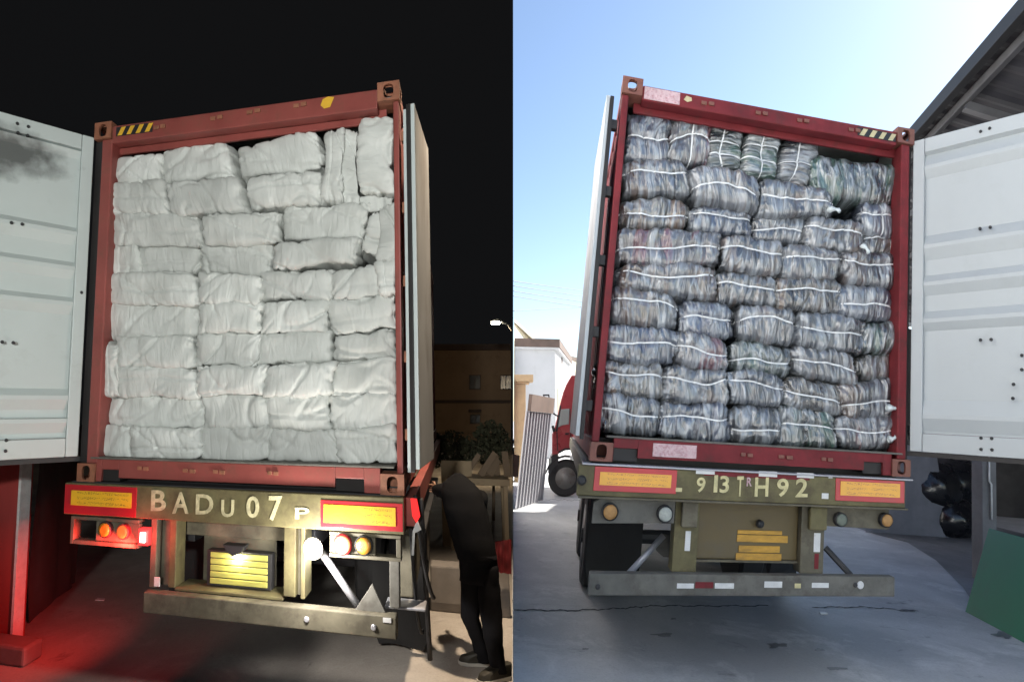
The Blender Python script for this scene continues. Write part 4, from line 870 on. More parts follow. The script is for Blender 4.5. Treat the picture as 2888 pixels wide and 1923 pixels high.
# posts, centre panel, plate
B('chassis_post', .632, .808, .05, .18, -.70, -.238, m_olive, tR, YR); B('post_box', .672, .785, .0, .049, -.405, -.24, m_olive_d, tR, YR, .008)
B('chassis_post', 1.590, 1.775, .05, .18, -.70, -.238, m_olive_d, tR, YR); B('post_box', 1.635, 1.772, .0, .049, -.40, -.24, m_olive, tR, YR, .012)
pxbox(YR, 'paper_tag', tR, *d_(1042, 775), *d_(1090, 950), .046, .003, m_sticker); pxbox(YR, 'paper_tag', tR, *d2_(770, 792), *d2_(827, 960), .046, .003, m_sticker)
pxbox(YR, 'red_smear', tR, *d2_(775, 975), *d2_(812, 1110), .047, .002, m_red_d)
B('centre_panel', .812, 1.587, .10, .125, -.625, -.238, m_panel, tR, YR, .010); B('panel_lip', .812, 1.587, .085, .125, -.642, -.6265, m_olive_d, tR, YR, .003)
for a, b in (((95, 770), (490, 805)), ((90, 812), (540, 875)), ((105, 905), (470, 965)), ((80, 972), (484, 1035))): pxbox(YR, 'gold_plate', tR, *d2_(*a), *d2_(*b), .093, .006, m_gold, .004)
p = at_y(YR, *d2_(290, 710), .09); mb = MB(); mb.lathe((p[0], .099, p[2]), (0, -1, 0), [(0, .028), (.03, .028), (.045, .02)], 16); o = part('panel_lamp', mb, m_black, tR, YR, smooth=True)
mb = MB(); mb.box(.062, 2.318, -.02, .06, -.832, -.698); part('underrun_bumper', mb, m_greyp, tR, YR, .008)
for z in ((970, 1237, 1120, 1282), (1305, 1235, 1475, 1283)): pxbox(YR, 'paper_tag', tR, *d_(z[0], z[1]), *d_(z[2], z[3]), -.0235, .002, m_sticker)
pxbox(YR, 'red_tag', tR, *d_(1132, 1225), *d_(1292, 1280), -.0235, .002, m_red_d)
for z in ((332, 1220, 490, 1275), (752, 1232, 902, 1276)): pxbox(YR, 'paper_tag', tR, *d2_(z[0], z[1]), *d2_(z[2], z[3]), -.0235, .002, m_sticker)
pxbox(YR, 'paper_tag', tR, *d2_(600, 1238), *d2_(655, 1280), -.0235, .002, m_letter_d)
for zz in (d_(270, 1265), d2_(1135, 1250)):
    p = at_y(YR, *zz, -.02); mb = MB(); mb.lathe((p[0], -.0195, p[2]), (0, -1, 0), [(0, .017), (.008, .017), (.014, .010)], 10); part('bolt', mb, m_chassis, tR, YR)
p = at_y(YR, *d2_(1180, 1250), -.02); mb = MB(); mb.lathe((p[0], -.0195, p[2]), (0, -1, 0), [(0, .026), (.006, .026), (.006, .012)], 14); part('washer', mb, m_sticker, tR, YR)
a = at_y(YR, *d_(850, 815), .3); b = at_y(YR, *d_(545, 1150), .22); mb = MB(); mb.tube([a, b], .024, 10); part('brace', mb, m_steel, tR, YR, smooth=True)
mb = MB(); mb.prism([tuple(at_y(YR, *d_(*q), .35)[[0, 2]]) for q in ((840, 800), (960, 820), (960, 1015), (850, 1005), (790, 950), (770, 890))], .35, .37); part('guard_plate', mb, m_greyp, tR, YR, .004)
a = at_y(YR, *d2_(870, 920), .2); b = at_y(YR, *d2_(1100, 1170), .1); mb = MB(); mb.tube([a, b], .022, 6); part('brace', mb, m_chassis, tR, YR)
for xx in (.72, 1.62): B('main_rail', xx, xx+.12, .19, TL, -.42, -.06, m_chassis, tR, YR)
for yy in (2.3, 3.6):
    for xx, sd2 in ((.26, -1), (.56, -1), (1.90, 1), (2.20, 1)): wheel(YR, tR, xx, yy, .49, .27, sd2)
    mb = MB(); mb.tube([(.1, yy, YR.g+.49), (2.34, yy, YR.g+.49)], .07, 10); part('axle', mb, m_chassis, tR, YR)
for yy in (.7, 4.6, 5.8): B('cross_member', .02, 2.42, yy, yy+.1, -.22, -.045, m_chassis, tR, YR)
for xx in (-.03, 2.41): B('side_rail', xx, xx+.06, .11, TL, -.21, -.045, m_olive_d, tR, YR)
B('slot_blocker', .02, 2.42, .14, .22, -.10, .024, m_chassis, tR, YR, 0)  # added dark bar, closes the bright slot above the beam
flap(YR, tR, .14, .68, 1.75, YR.g+.12, -.44, m_tyre); flap(YR, tR, 1.85, 2.40, 1.85, YR.g+.12, -.44, m_tyre)
B('deck_plate', .0, 2.42, .12, TL, -.042, -.034, m_chassis, tR, YR, 0)
lamp_round(YR, tR, -.045, -.125, .026, m_black, m_chassis, -.045)

# ------------------------------------------------------------------ the day yard around the truck
def wz(u, v, z):
    "world point at height z on the sight line of a picture position"
    d = ray(u, v); return CAM + d*((z-CAM[2])/d[2])
def gz(x, yy): return zgR(x, yy)
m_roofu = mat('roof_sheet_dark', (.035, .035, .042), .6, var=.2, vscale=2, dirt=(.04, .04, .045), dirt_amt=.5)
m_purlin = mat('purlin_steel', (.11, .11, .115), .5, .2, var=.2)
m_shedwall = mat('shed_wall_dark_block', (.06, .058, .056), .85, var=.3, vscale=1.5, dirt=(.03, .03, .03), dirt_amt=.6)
EZ = 5.6
A1 = wz(2888, 98, EZ); A0 = wz(2600, 405, EZ); ed = (A0-A1)/np.linalg.norm(A0-A1); pd = np.array([ed[1], -ed[0], 0]); SL = .54
def RP(a, s, dz=0): return A1 + ed*a + pd*s + np.array([0, 0, -SL*s+dz])
shed = thing('open_shed', 'dark open-sided shed with a sloping sheet roof behind the white door', 'shed', (A1[0]+4, A1[1]+3, gz(A1[0]+4, A1[1]+3)))
a_lo, a_hi, s_hi = -0.9, 11.0, 8.6
na = int((a_hi-a_lo)/.9)
for k in range(na):
    a0 = a_lo + (a_hi-a_lo)*k/na; a1 = a_lo + (a_hi-a_lo)*(k+1)/na; mb = MB(); pr = []
    nn = 12
    for i in range(nn+1):
        f_ = i/nn; pr.append((a0+(a1-a0)*f_, .025*(1 if (i % 4) in (1, 2) else 0)))
    vs = [RP(a, s_, .06+d) for s_ in (-.12, s_hi) for a, d in pr]; m_ = nn+1
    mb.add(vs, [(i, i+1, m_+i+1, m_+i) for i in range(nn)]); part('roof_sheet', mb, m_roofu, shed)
def bar(name, P0, P1, wd, dp, m, par, upv=(0, 0, 1)):
    P0, P1 = Vector(P0), Vector(P1); d = (P1-P0).normalized(); u = Vector(upv); sx = d.cross(u).normalized(); uu = sx.cross(d); mb = MB()
    vs = [P + sx*a*wd/2 + uu*b*dp/2 for P in (P0, P1) for a in (-1, 1) for b in (-1, 1)]
    mb.add(vs, [(0, 1, 3, 2), (4, 6, 7, 5), (0, 4, 5, 1), (2, 3, 7, 6), (0, 2, 6, 4), (1, 5, 7, 3)]); return part(name, mb, m, par, None, .004)
for s_ in (.02, .62, 1.22, 1.9, 2.7, 3.6, 4.6, 5.6, 6.6, 7.6): bar('purlin', RP(a_lo, s_, -.01), RP(a_hi, s_, -.01), .07, .10, m_purlin, shed)
for a in (-.6, 1.25, 3.95, 6.7, 9.4): bar('rafter', RP(a, 0, -.11), RP(a, s_hi, -.11), .10, .10, m_purlin, shed)
bar('gutter', RP(a_lo, -.16, .0), RP(a_hi, -.16, .0), .10, .16, m_black, shed)
for a in (-.6, 3.95, 9.4):
    q = RP(a, 7.9, -.2); bar('column', (q[0], q[1], gz(q[0], q[1])-.05), tuple(q), .18, .18, m_purlin, shed, (0, 1, 0))
def vwall(name, p, q, zt0, zt1, m, par, th=.12):
    p, q = np.array(p, float), np.array(q, float); d = (q-p)/np.linalg.norm(q-p); n = np.array([-d[1], d[0]])*th; mb = MB(); vs = []
    for (b, zt) in ((p, zt0), (q, zt1)):
        for o_ in (0*n, n):
            c = b+o_; vs += [(c[0], c[1], gz(*c)-.1), (c[0], c[1], zt)]
    mb.add(vs, [(0, 4, 5, 1), (2, 3, 7, 6), (1, 5, 7, 3), (0, 1, 3, 2), (4, 6, 7, 5)]); return part(name, mb, m, par)
q0, q1 = RP(a_lo, s_hi-.25), RP(a_hi, s_hi-.25)
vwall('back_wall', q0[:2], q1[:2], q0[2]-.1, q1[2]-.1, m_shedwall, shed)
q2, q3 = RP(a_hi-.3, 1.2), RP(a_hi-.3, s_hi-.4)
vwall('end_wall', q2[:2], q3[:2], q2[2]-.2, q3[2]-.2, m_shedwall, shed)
# column beside the green board, with a pale pipe
cg = on_ground(YR, 2772, 1640); m_concol = mat('concrete_column', (.17, .17, .175), .85, var=.25, vscale=4)
hc = thing('shed_column', 'grey column with a thin white pipe standing behind the green board', 'column', W3(YR, cg))
B('shaft', cg[0], cg[0]+.22, cg[1], cg[1]+.2, YR.g, 2.2, m_concol, hc, YR, .012)
mb = MB(); mb.tube([(cg[0]+.115, cg[1]-.03, YR.g+.75), (cg[0]+.11, cg[1]-.03, YR.g+1.18), (cg[0]+.08, cg[1]-.03, YR.g+1.22), (cg[0]+.08, cg[1]-.03, YR.g+1.75)], .013, 8); part('pipe', mb, m_sticker, hc, YR, smooth=True)
fpts = [on_ground(YR, *q)[:2] for q in ((2470, 1507), (2560, 1530), (2640, 1580), (2715, 1655), (2760, 1722), (2888, 1800))]  # dark sheet over the ground, painting the shade under the roof
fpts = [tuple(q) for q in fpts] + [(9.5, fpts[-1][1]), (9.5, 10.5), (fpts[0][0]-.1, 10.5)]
mb = MB(); mb.add([(a, b, YR.g+.004) for a, b in fpts], [tuple(range(len(fpts)))]); part('shed_floor_shade', mb, ground_mat('shed_shade_dark_concrete', (.22, .22, .225), (.12, .12, .125), (.27, .27, .27), 1.3), None, YR, kind='structure')
# green board leaning on the column
gm = mat('green_painted_board', (.02, .21, .11), .5, var=.12, vscale=1.2, dirt=(.04, .16, .115), dirt_amt=.3)
bl0 = on_ground(YR, 2722, 1724); br0 = on_ground(YR, 2888, 1812); bd = (br0-bl0)/np.linalg.norm(br0-bl0)
tl0 = at_y(YR, 2788, 1489, bl0[1]+.10); br1 = bl0+bd*1.35; tr0 = tl0+bd*1.25
mb = MB(); nv = np.array([bd[1], -bd[0], 0])*-.018
mb.add([bl0, br1, tr0, tl0, bl0+nv, br1+nv, tr0+nv, tl0+nv], [(0, 1, 2, 3), (7, 6, 5, 4), (0, 4, 5, 1), (1, 5, 6, 2), (2, 6, 7, 3), (3, 7, 4, 0)])
tag(part('leaning_board', mb, gm, None, YR, .004), 'green painted board leaning on the ground at the right edge', 'board')
# dark wall sheet and black bags under the roof
mt_ = mat('grey_tarpaulin', (.22, .22, .25), .7, var=.2, vscale=2.5)
def drape(name, y, pts_top, pts_bot, m, amp, seed, n=22, k=14):
    mb = MB(); vs = []
    for j in range(k+1):
        t = j/k
        for i in range(n+1):
            s_ = i/n; a = np.array(pts_top[0])*(1-s_)+np.array(pts_top[1])*s_; b = np.array(pts_bot[0])*(1-s_)+np.array(pts_bot[1])*s_
            p = a*(1-t)+b*t; w_ = amp*float(noise2(np.array([s_*5+seed]), np.array([t*2.0]))[0]) + amp*.5*math.sin(s_*17+seed)*(.3+.7*t); vs.append(p+np.array([0, w_, 0]))
    N3 = len(vs); vs += [v+np.array([0, .008, 0]) for v in vs]; fs = []
    for o_ in (0, N3):
        for j in range(k):
            for i in range(n): fs.append((o_+j*(n+1)+i, o_+j*(n+1)+i+1, o_+(j+1)*(n+1)+i+1, o_+(j+1)*(n+1)+i))
    mb.add(vs, fs); return part(name, mb, m, None, y, 0, True)
def gl(u, v): return on_ground(YR, u, v)
tg0, tg1 = gl(2440, 1500), gl(2684, 1516); tp0 = tg0.copy(); tp0[2] += 1.7; tp1 = at_y(YR, 2640, 1270, tg1[1]+.1)
tag(drape('tarpaulin', YR, (tp0, tp1), (tg0, tg1), mt_, .05, 3.3), 'grey tarpaulin hanging under the shed behind the trailer', 'tarpaulin')
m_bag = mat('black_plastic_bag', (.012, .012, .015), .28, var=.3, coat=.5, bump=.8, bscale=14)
def lump(name, y, c, r, m, seed, sq=(1, 1, .85)):
    mb = MB(); nu, nv_ = 28, 16; vs = []; fs = []
    for j in range(nv_+1):
        ph = math.pi*j/nv_
        for i in range(nu):
            th = 2*math.pi*i/nu; d = np.array([math.sin(ph)*math.cos(th), math.sin(ph)*math.sin(th), math.cos(ph)])
            k = 1 + .22*float(noise2(np.array([d[0]*2+seed+d[2]]), np.array([d[1]*2+seed*2-d[2]]))[0]) + .13*abs(float(noise2(np.array([d[0]*6+seed]), np.array([d[2]*6+d[1]*4]))[0]))
            q = np.array(c)+np.array([d[0]*r*sq[0], d[1]*r*sq[1], d[2]*r*sq[2]])*k; q[2] = max(q[2], y.g+.002); vs.append(q)
    for j in range(nv_):
        for i in range(nu): fs.append((j*nu+i, j*nu+(i+1) % nu, (j+1)*nu+(i+1) % nu, (j+1)*nu+i))
    mb.add(vs, fs); return part(name, mb, m, None, y, 0, True)
b0 = gl(2735, 1525)
for dx, dy, dz, r, lab in ((0, .5, .3, .45, 'shiny black plastic bag at the bottom of the heap in the shed'), (-.25, .7, .85, .55, 'black plastic bag on top of the heap behind the tarpaulin'), (.25, .8, .95, .6, 'large black plastic bag in the heap beside the shed column')):
    tag(lump('plastic_bag', YR, b0+np.array([dx, dy, dz]), r, m_bag, r*9+dx), lab, 'bag', 'black plastic bags heaped in the shed')
tb0, tb1 = gl(2630, 1500), gl(2800, 1512); tb0[1] += .9; tb1[1] += .9; tt0, tt1 = tb0.copy(), tb1.copy(); tt0[2] += 2.0; tt1[2] += 2.0
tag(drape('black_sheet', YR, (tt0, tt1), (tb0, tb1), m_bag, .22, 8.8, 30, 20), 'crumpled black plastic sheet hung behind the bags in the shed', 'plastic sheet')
# crack across the concrete
def crack(y, pts, wd, m, nm='pavement_crack'):
    P = []
    for (u, v), (u2, v2) in zip(pts[:-1], pts[1:]):
        for i in range(14): P.append((u+(u2-u)*i/14, v+(v2-v)*i/14))
    mb = MB(); vs = []
    for i, (u, v) in enumerate(P):
        j = 3*math.sin(i*.9)+2.2*math.sin(i*2.3+1); p = on_ground(y, u, v+j*.5); w_ = wd*(.5+.8*abs(math.sin(i*1.7)))
        vs += [(p[0], p[1]-w_, y.g+.004), (p[0], p[1]+w_, y.g+.004)]
    mb.add(vs, [(2*i, 2*i+2, 2*i+3, 2*i+1) for i in range(len(P)-1)]); return part(nm, mb, m, None, y, kind='structure')
m_crack = mat('crack_dirt', (.035, .037, .042), .9)
crack(YR, [(1450, 1719), (1600, 1722), (1750, 1716), (1850, 1708), (2000, 1709), (2180, 1708)], .012, m_crack)
crack(YR, [(2290, 1712), (2450, 1712), (2600, 1725)], .010, m_crack)
crack(YR, [(1535, 1408), (1600, 1410), (1670, 1412)], .02, m_crack)
# buildings, fence and pillar at the left
m_wall1 = mat('white_rendered_wall', (.46, .465, .475), .8, var=.06, vscale=.8, dirt=(.36, .36, .36), dirt_amt=.25)
m_wall2 = mat('cream_rendered_wall', (.62, .56, .42), .8, var=.08, vscale=.8)
m_eave = mat('brown_eave_board', (.11, .075, .06), .7, var=.2)
m_tile = mat('pale_roof', (.52, .50, .44), .8, var=.1)
def prismW(name, foot, z0, z1, m, par):
    mb = MB(); mb.prism(foot, z0, z1, 2); return part(name, mb, m, par)
def fp(u, dep): return (CAM + ray(u, 1150)*dep)[:2]
f1 = fp(1567, 26); f2 = fp(1607, 34); f0 = np.array([.12, f1[1]-.4]); f3 = np.array([.14, f2[1]+.5])
gnd = gz(1.5, 28)
zt = (CAM + ray(1560, 985)*26)[2]; ze = (CAM + ray(1560, 955)*26)[2]
hb1 = thing('white_building', 'white rendered building with a brown eave beyond the fence', 'building', (1.2, 29, gnd))
prismW('wall', [f0, f1, f2, f3], gnd-1.5, zt, m_wall1, hb1)
e = .16; prismW('eave', [f0-[0, e], f1+[e, -e], f2+[e, e], f3+[0, e]], zt+.002, zt+.10, m_wall1, hb1)
prismW('eave_board', [f0-[0, e*1.3], f1+[e*1.2, -e*1.3], f2+[e*1.2, e], f3+[0, e]], zt+.102, ze, m_eave, hb1)
mb = MB(); c = [(*(f0-[0, .2]), ze+.002), (*(f1+[.2, -.2]), ze+.002), (*(f2+[.2, .2]), ze+.002), (*(f3+[0, .2]), ze+.002), (f0[0], f0[1]+3, ze+.25), (f1[0]-.9, f1[1]+3.2, ze+.25)]
mb.add(c, [(0, 1, 5, 4), (1, 2, 5), (2, 3, 4, 5)]); part('roof', mb, m_eave, hb1)
p = CAM + ray(1583, 1016)*29.2; mb = MB(); dn = np.array([f2[1]-f1[1], -(f2[0]-f1[0]), 0]); dn = dn/np.linalg.norm(dn)
q = np.array([*(f1+(f2-f1)*.40), p[2]]); mb.lathe(q-dn*.02, dn, [(0, .22), (.05, .22), (.05, .16), (.01, .15)], 16); part('vent', mb, m_eave, hb1)
mb = MB(); q = np.array([*(f1+(f2-f1)*.20), (CAM+ray(1572, 1130)*27)[2]]); fdir = np.array([*(f2-f1), 0])/np.linalg.norm(f2-f1)
vs = [q+dn*.02+fdir*a+np.array([0, 0, b]) for a, b in ((-.9, -.7), (.9, -.7), (.9, .6), (-.9, .6))]; mb.add(vs, [(0, 1, 2, 3)]); part('window', mb, mat('window_glass_dark', (.06, .07, .08), .15, var=.1, bump=0), hb1)
# far pale house
g0_, g1_ = fp(1452, 40), fp(1500, 44); h2 = thing('far_house', 'pale house gable showing above the white building', 'house', (1, 41, gz(1, 41)))
za, zb = (CAM+ray(1452, 905)*40)[2], (CAM+ray(1500, 957)*44)[2]
mb = MB(); vs = []
for dy in (0, 6):
    vs += [(.15, g0_[1]+dy, gnd-2), (g1_[0], g1_[1]+dy, gnd-2), (g1_[0], g1_[1]+dy, zb), (.15, g0_[1]+dy, za)]
mb.add(vs, [(0, 1, 2, 3), (4, 7, 6, 5), (1, 5, 6, 2), (0, 3, 7, 4)]); part('wall', mb, m_wall2, h2)
mb = MB(); mb.add([(vs[3][0], vs[3][1]-.3, vs[3][2]+.02), (vs[2][0]+.3, vs[2][1]-.3, vs[2][2]-.1), (vs[6][0]+.3, vs[6][1]+.3, vs[6][2]-.1), (vs[7][0], vs[7][1]+.3, vs[7][2]+.02), (vs[3][0], vs[3][1]-.3, vs[3][2]+.2), (vs[2][0]+.3, vs[2][1]-.3, vs[2][2]+.08), (vs[6][0]+.3, vs[6][1]+.3, vs[6][2]+.08), (vs[7][0], vs[7][1]+.3, vs[7][2]+.2)], [(0, 3, 2, 1), (4, 5, 6, 7), (0, 1, 5, 4), (1, 2, 6, 5), (2, 3, 7, 6)]); part('roof', mb, m_tile, h2)
# far low block behind cab
fa, fb = fp(1600, 38), fp(1660, 42); h3 = thing('low_block', 'pale low block behind the white building near the red cab', 'building', (fa[0], 39, gz(fa[0], 39)))
mb = MB(); mb.prism([fa, fb, (fb[0], fb[1]+6), (fa[0], fa[1]+6)], gnd-2, (CAM+ray(1620, 1015)*39)[2], 2); part('wall', mb, m_wall2, h3)
mb = MB(); mb.prism([fa-[.2, .2], fb+[.2, -.2], (fb[0]+.2, fb[1]+6), (fa[0]-.2, fa[1]+6)], (CAM+ray(1620, 1015)*39)[2]+.002, (CAM+ray(1620, 1003)*39)[2], 2); part('roof', mb, m_eave, h3)
# pillar
pp = CAM + ray(1470, 1150)*15.5; m_stone = mat('tan_stone', (.38, .29, .17), .8, var=.15, vscale=4, dirt=(.25, .18, .10), dirt_amt=.3)
px0, px1 = (CAM+ray(1450, 1150)*15.5)[0], (CAM+ray(1483, 1150)*15.5)[0]; cx1 = (CAM+ray(1504, 1150)*15.5)[0]
hp = thing('gate_pillar', 'tan stone gate pillar with a flat cap behind the grey fence', 'pillar', (pp[0], pp[1], gz(pp[0], pp[1])))
zc0, zc1 = (CAM+ray(1470, 1076)*15.5)[2], (CAM+ray(1470, 1056)*15.5)[2]
mb = MB(); mb.box(px0, px1, pp[1], pp[1]+.35, gz(pp[0], pp[1])-.05, zc0-.06); part('shaft', mb, m_stone, hp, None, .01)
mb = MB(); mb.box(px0, cx1, pp[1]-.12, pp[1]+.5, zc0, zc1); mb.box(px0, (px1+cx1)/2, pp[1]-.06, pp[1]+.43, zc0-.059, zc0-.001); part('cap', mb, m_stone, hp, None, .01)
# ribbed metal fence panel
m_fence = mat('grey_ribbed_sheet', (.26, .26, .285), .55, var=.1, vscale=2, dirt=(.22, .21, .22), dirt_amt=.3, stretch=(1, 1, .3))
ga, gb = on_ground(YR, 1453, 1437), on_ground(YR, 1528, 1412); wa, wb = W3(YR, ga), W3(YR, gb); wa[0] = max(wa[0], .03)
hf = thing('metal_fence', 'grey ribbed metal fence panel with a brown top at the left', 'fence', tuple(wa))
d3 = (wb-wa); ln = np.linalg.norm(d3); d3 /= ln; u3 = YR.Z
ztop = (CAM + ray(1497, 1172)*np.linalg.norm((wa+wb)[:2]/2))[2]
hh = 1.78; nr = 9; dnn = np.cross(d3, u3); dnn = -dnn if dnn[1] > 0 else dnn
for k in range(nr):
    a0, a1 = ln*k/nr, ln*(k+1)/nr; mb = MB(); pr = [(a0, 0), (a0+(a1-a0)*.62, 0), (a0+(a1-a0)*.70, .03), (a0+(a1-a0)*.92, .03), (a1, 0)]
    vs = [wa+d3*a+dnn*o_+u3*z for z in (.02, hh) for a, o_ in pr] ; mb.add(vs, [(i, i+1, 6+i, 5+i) for i in range(4)]); part('sheet', mb, m_fence, hf)
mb = MB(); vs = [wa+d3*a+dnn*o_+u3*z for z in (hh+.002, hh+.32) for o_ in (-.02, .05) for a in (.15, ln+.05)]
mb.add(vs, [(0, 2, 3, 1), (4, 5, 7, 6), (0, 1, 5, 4), (2, 6, 7, 3), (0, 4, 6, 2), (1, 3, 7, 5)]); part('top_board', mb, m_eave, hf)
# overhead wires
m_wire = mat('overhead_wire', (.10, .11, .13), .6, bump=0)
for k, ((u0, v0), (u1, v1), sg) in enumerate((((1449, 793), (1652, 818), .12), ((1449, 806), (1648, 833), .12), ((1449, 821), (1650, 850), .1), ((1449, 835), (1648, 864), .1), ((1449, 877), (1648, 866), .02))):
    a = CAM+ray(u0, v0)*44; b = CAM+ray(u1, v1)*60; b = a+(b-a)*2.2; mb = MB(); hose(mb, a, b, .034, sg, 14)
    tag(part('power_line', mb, m_wire), ['highest thin power line crossing the pale sky', 'second highest power line crossing the pale sky', 'third power line from the top in the pale sky', 'fourth power line from the top, sloping down right', 'lowest power line, rising to the right'][k], 'power line', 'power lines in the day sky')
# red tractor ahead, turned to the left
m_cab = mat('cab_red_paint', (.26, .04, .045), .3, var=.08, coat=.6, dirt=(.3, .06, .05), dirt_amt=.2)
m_glass = mat('cab_glass', (.25, .28, .27), .08, var=.1, bump=0, coat=.5)
CY0 = 9.3
cz = lambda zx, zy: tuple(at_y(YR, 1440+.4464*zx, 750+.4464*zy, CY0)[[0, 2]])
xr = 2.9
cabh = thing('truck_tractor', 'red truck cab with a dusty front wheel ahead of the folded door', 'truck', W3(YR, (1.0, CY0+1, YR.g)))
prof = [cz(262, 1195), cz(262, 1060), cz(275, 1030), cz(308, 885), cz(330, 800), cz(352, 745), cz(385, 690), (xr, cz(385, 690)[1]+.1), (xr, cz(400, 1140)[1]), cz(430, 1140), cz(395, 1142), cz(340, 1160), cz(300, 1188)]
mb = MB(); mb.prism(prof, CY0, CY0+2.3); part('cab', mb, m_cab, cabh, YR, .02)
mb = MB(); mb.prism([cz(297, 1020), cz(318, 905), cz(372, 900), cz(368, 1000), cz(330, 1005)], CY0-.012, CY0-.002); part('side_window', mb, m_glass, cabh, YR, .004)
mb = MB(); mb.prism([cz(284, 1045), cz(312, 882), cz(320, 882), cz(296, 1045)], CY0-.016, CY0+.02); part('window_frame', mb, m_black, cabh, YR, .004)
mb = MB(); mb.prism([cz(240, 1230), cz(236, 1310), cz(300, 1330), cz(300, 1200), cz(258, 1196)], CY0+.02, CY0+2.2); part('bumper', mb, m_chassis, cabh, YR, .02)
wc = cz(348, 1340); rw = wc[1]-YR.g
mb = MB(); mb.lathe((wc[0], CY0+.02, wc[1]), (0, 1, 0), [(0, rw*.55), (0, rw*.88), (.04, rw*.985), (.15, rw), (.26, rw*.985), (.30, rw*.88), (.3, rw*.55)], 36); o = part('wheel', mb, m_tyre, cabh, YR); hw = under(cabh, o)
mb = MB(); mb.lathe((wc[0], CY0+.015, wc[1]), (0, 1, 0), [(0, rw*.58), (.02, rw*.55), (.06, rw*.45), (.03, rw*.28), (-.02, rw*.24), (-.04, rw*.1)], 28); part('rim', mb, m_rim, hw, YR, smooth=True)
mb = MB()
for i in range(9):
    t0, t1 = math.pi*(.05+.9*i/9), math.pi*(.05+.9*(i+1)/9)
    mb.prism([(wc[0]+math.cos(t)*rw*k, wc[1]+math.sin(t)*rw*k) for t, k in ((t0, 1.12), (t1, 1.12), (t1, 1.2), (t0, 1.2))], CY0-.02, CY0+.4)
part('wheel_arch', mb, m_black, cabh, YR)
pm = [cz(205, 812), cz(245, 812), cz(250, 850), cz(215, 858)]
mb = MB(); mb.prism([pm[0], pm[1], (pm[1][0], pm[1][1]-.03), (pm[0][0], pm[0][1]-.03)], CY0-.1, CY0-.06); mb.prism([pm[3], pm[2], (pm[2][0], pm[2][1]+.03), (pm[3][0], pm[3][1]+.03)], CY0-.1, CY0-.06); mb.prism([pm[0], pm[3], (pm[3][0]+.03, pm[3][1]), (pm[0][0]+.03, pm[0][1])], CY0-.1, CY0-.06); mb.prism([pm[1], pm[2], (pm[2][0]-.03, pm[2][1]), (pm[1][0]-.03, pm[1][1])], CY0-.1, CY0-.06)
mb.tube([(*cz(238, 855)[:1], CY0-.08, cz(238, 855)[1]), (cz(245, 915)[0], CY0-.08, cz(245, 915)[1]), (cz(300, 950)[0], CY0, cz(300, 950)[1])], .02, 6); part('mirror_arm', mb, m_black, cabh, YR)
mb = MB(); mb.prism([cz(258, 1010), cz(272, 1005), cz(285, 1040), cz(268, 1050)], CY0-.10, CY0-.02); part('mirror', mb, m_black, cabh, YR, .01)
mb = MB(); mb.prism([cz(290, 1050), cz(296, 1050), cz(300, 1165), cz(294, 1168)], CY0-.008, CY0-.001); mb.prism([cz(372, 900), cz(377, 900), cz(385, 1140), cz(380, 1142)], CY0-.008, CY0-.001); part('door_seam', mb, m_black, cabh, YR)
mb = MB(); mb.prism([cz(345, 1055), cz(368, 1053), cz(368, 1063), cz(345, 1065)], CY0-.03, CY0-.002); part('door_handle', mb, m_black, cabh, YR, .004)
mb = MB(); mb.prism([cz(240, 1215), cz(258, 1212), cz(258, 1250), cz(240, 1255)], CY0-.01, CY0+.019); part('headlight', mb, m_clear_d, cabh, YR, .005)
mb = MB(); mb.prism([cz(300, 1172), cz(340, 1150), cz(430, 1146), cz(430, 1160), cz(345, 1164), cz(306, 1184)], CY0-.03, CY0-.002); part('fender', mb, m_black, cabh, YR, .006)
mb = MB(); mb.prism([cz(375, 1195), cz(440, 1185), cz(470, 1190), cz(470, 1222), cz(375, 1220)], CY0-.25, CY0-.01); part('fuel_tank', mb, m_sticker, cabh, YR, .015)

# ------------------------------------------------------------------ the night yard around the truck
fl = np.array([-.22, -3.6, 0.0]); fl[2] = zgL(fl[0], fl[1]); m_lampbody = mat('lamp_yellow_body', (.55, .38, .03), .5)
hfl = thing('assumed_work_light', 'assumed yellow work light on a tripod behind the photographer', 'work light', tuple(fl))  # assumed lamp, unseen behind the camera, added to light the sacks from the front
top = fl + np.array([0, 0, 2.9]); mb = MB(); mb.tube([fl+[0, 0, .5], top], .02, 8); part('pole', mb, m_steel, hfl)
for k in range(3):
    an = 2*math.pi*k/3+.4; mb = MB(); mb.tube([fl+[0, 0, 1.0], fl+[.6*math.cos(an), .6*math.sin(an), .012]], .014, 6); part('leg', mb, m_steel, hfl)
aim = np.array([-2.0, 4.2, 3.15]); ad = (aim-top)/np.linalg.norm(aim-top)
mb = MB(); mb.lathe(top-ad*.10, ad, [(0, .12), (.05, .25), (.16, .27), (.16, .25)], 20); part('lamp_head', mb, m_lampbody, hfl)
mb = MB(); mb.lathe(top+ad*.045, ad, [(0, .24), (.006, .24)], 20); part('lamp_glass', mb, emit('assumed_work_lamp_glass', (.97, 1.0, .96), 8.0), hfl)
light('assumed_work_light_beam', 'SPOT', None, top+ad*.085, 590, (.97, 1.0, .965), hfl, .16, aim, 46, .5)
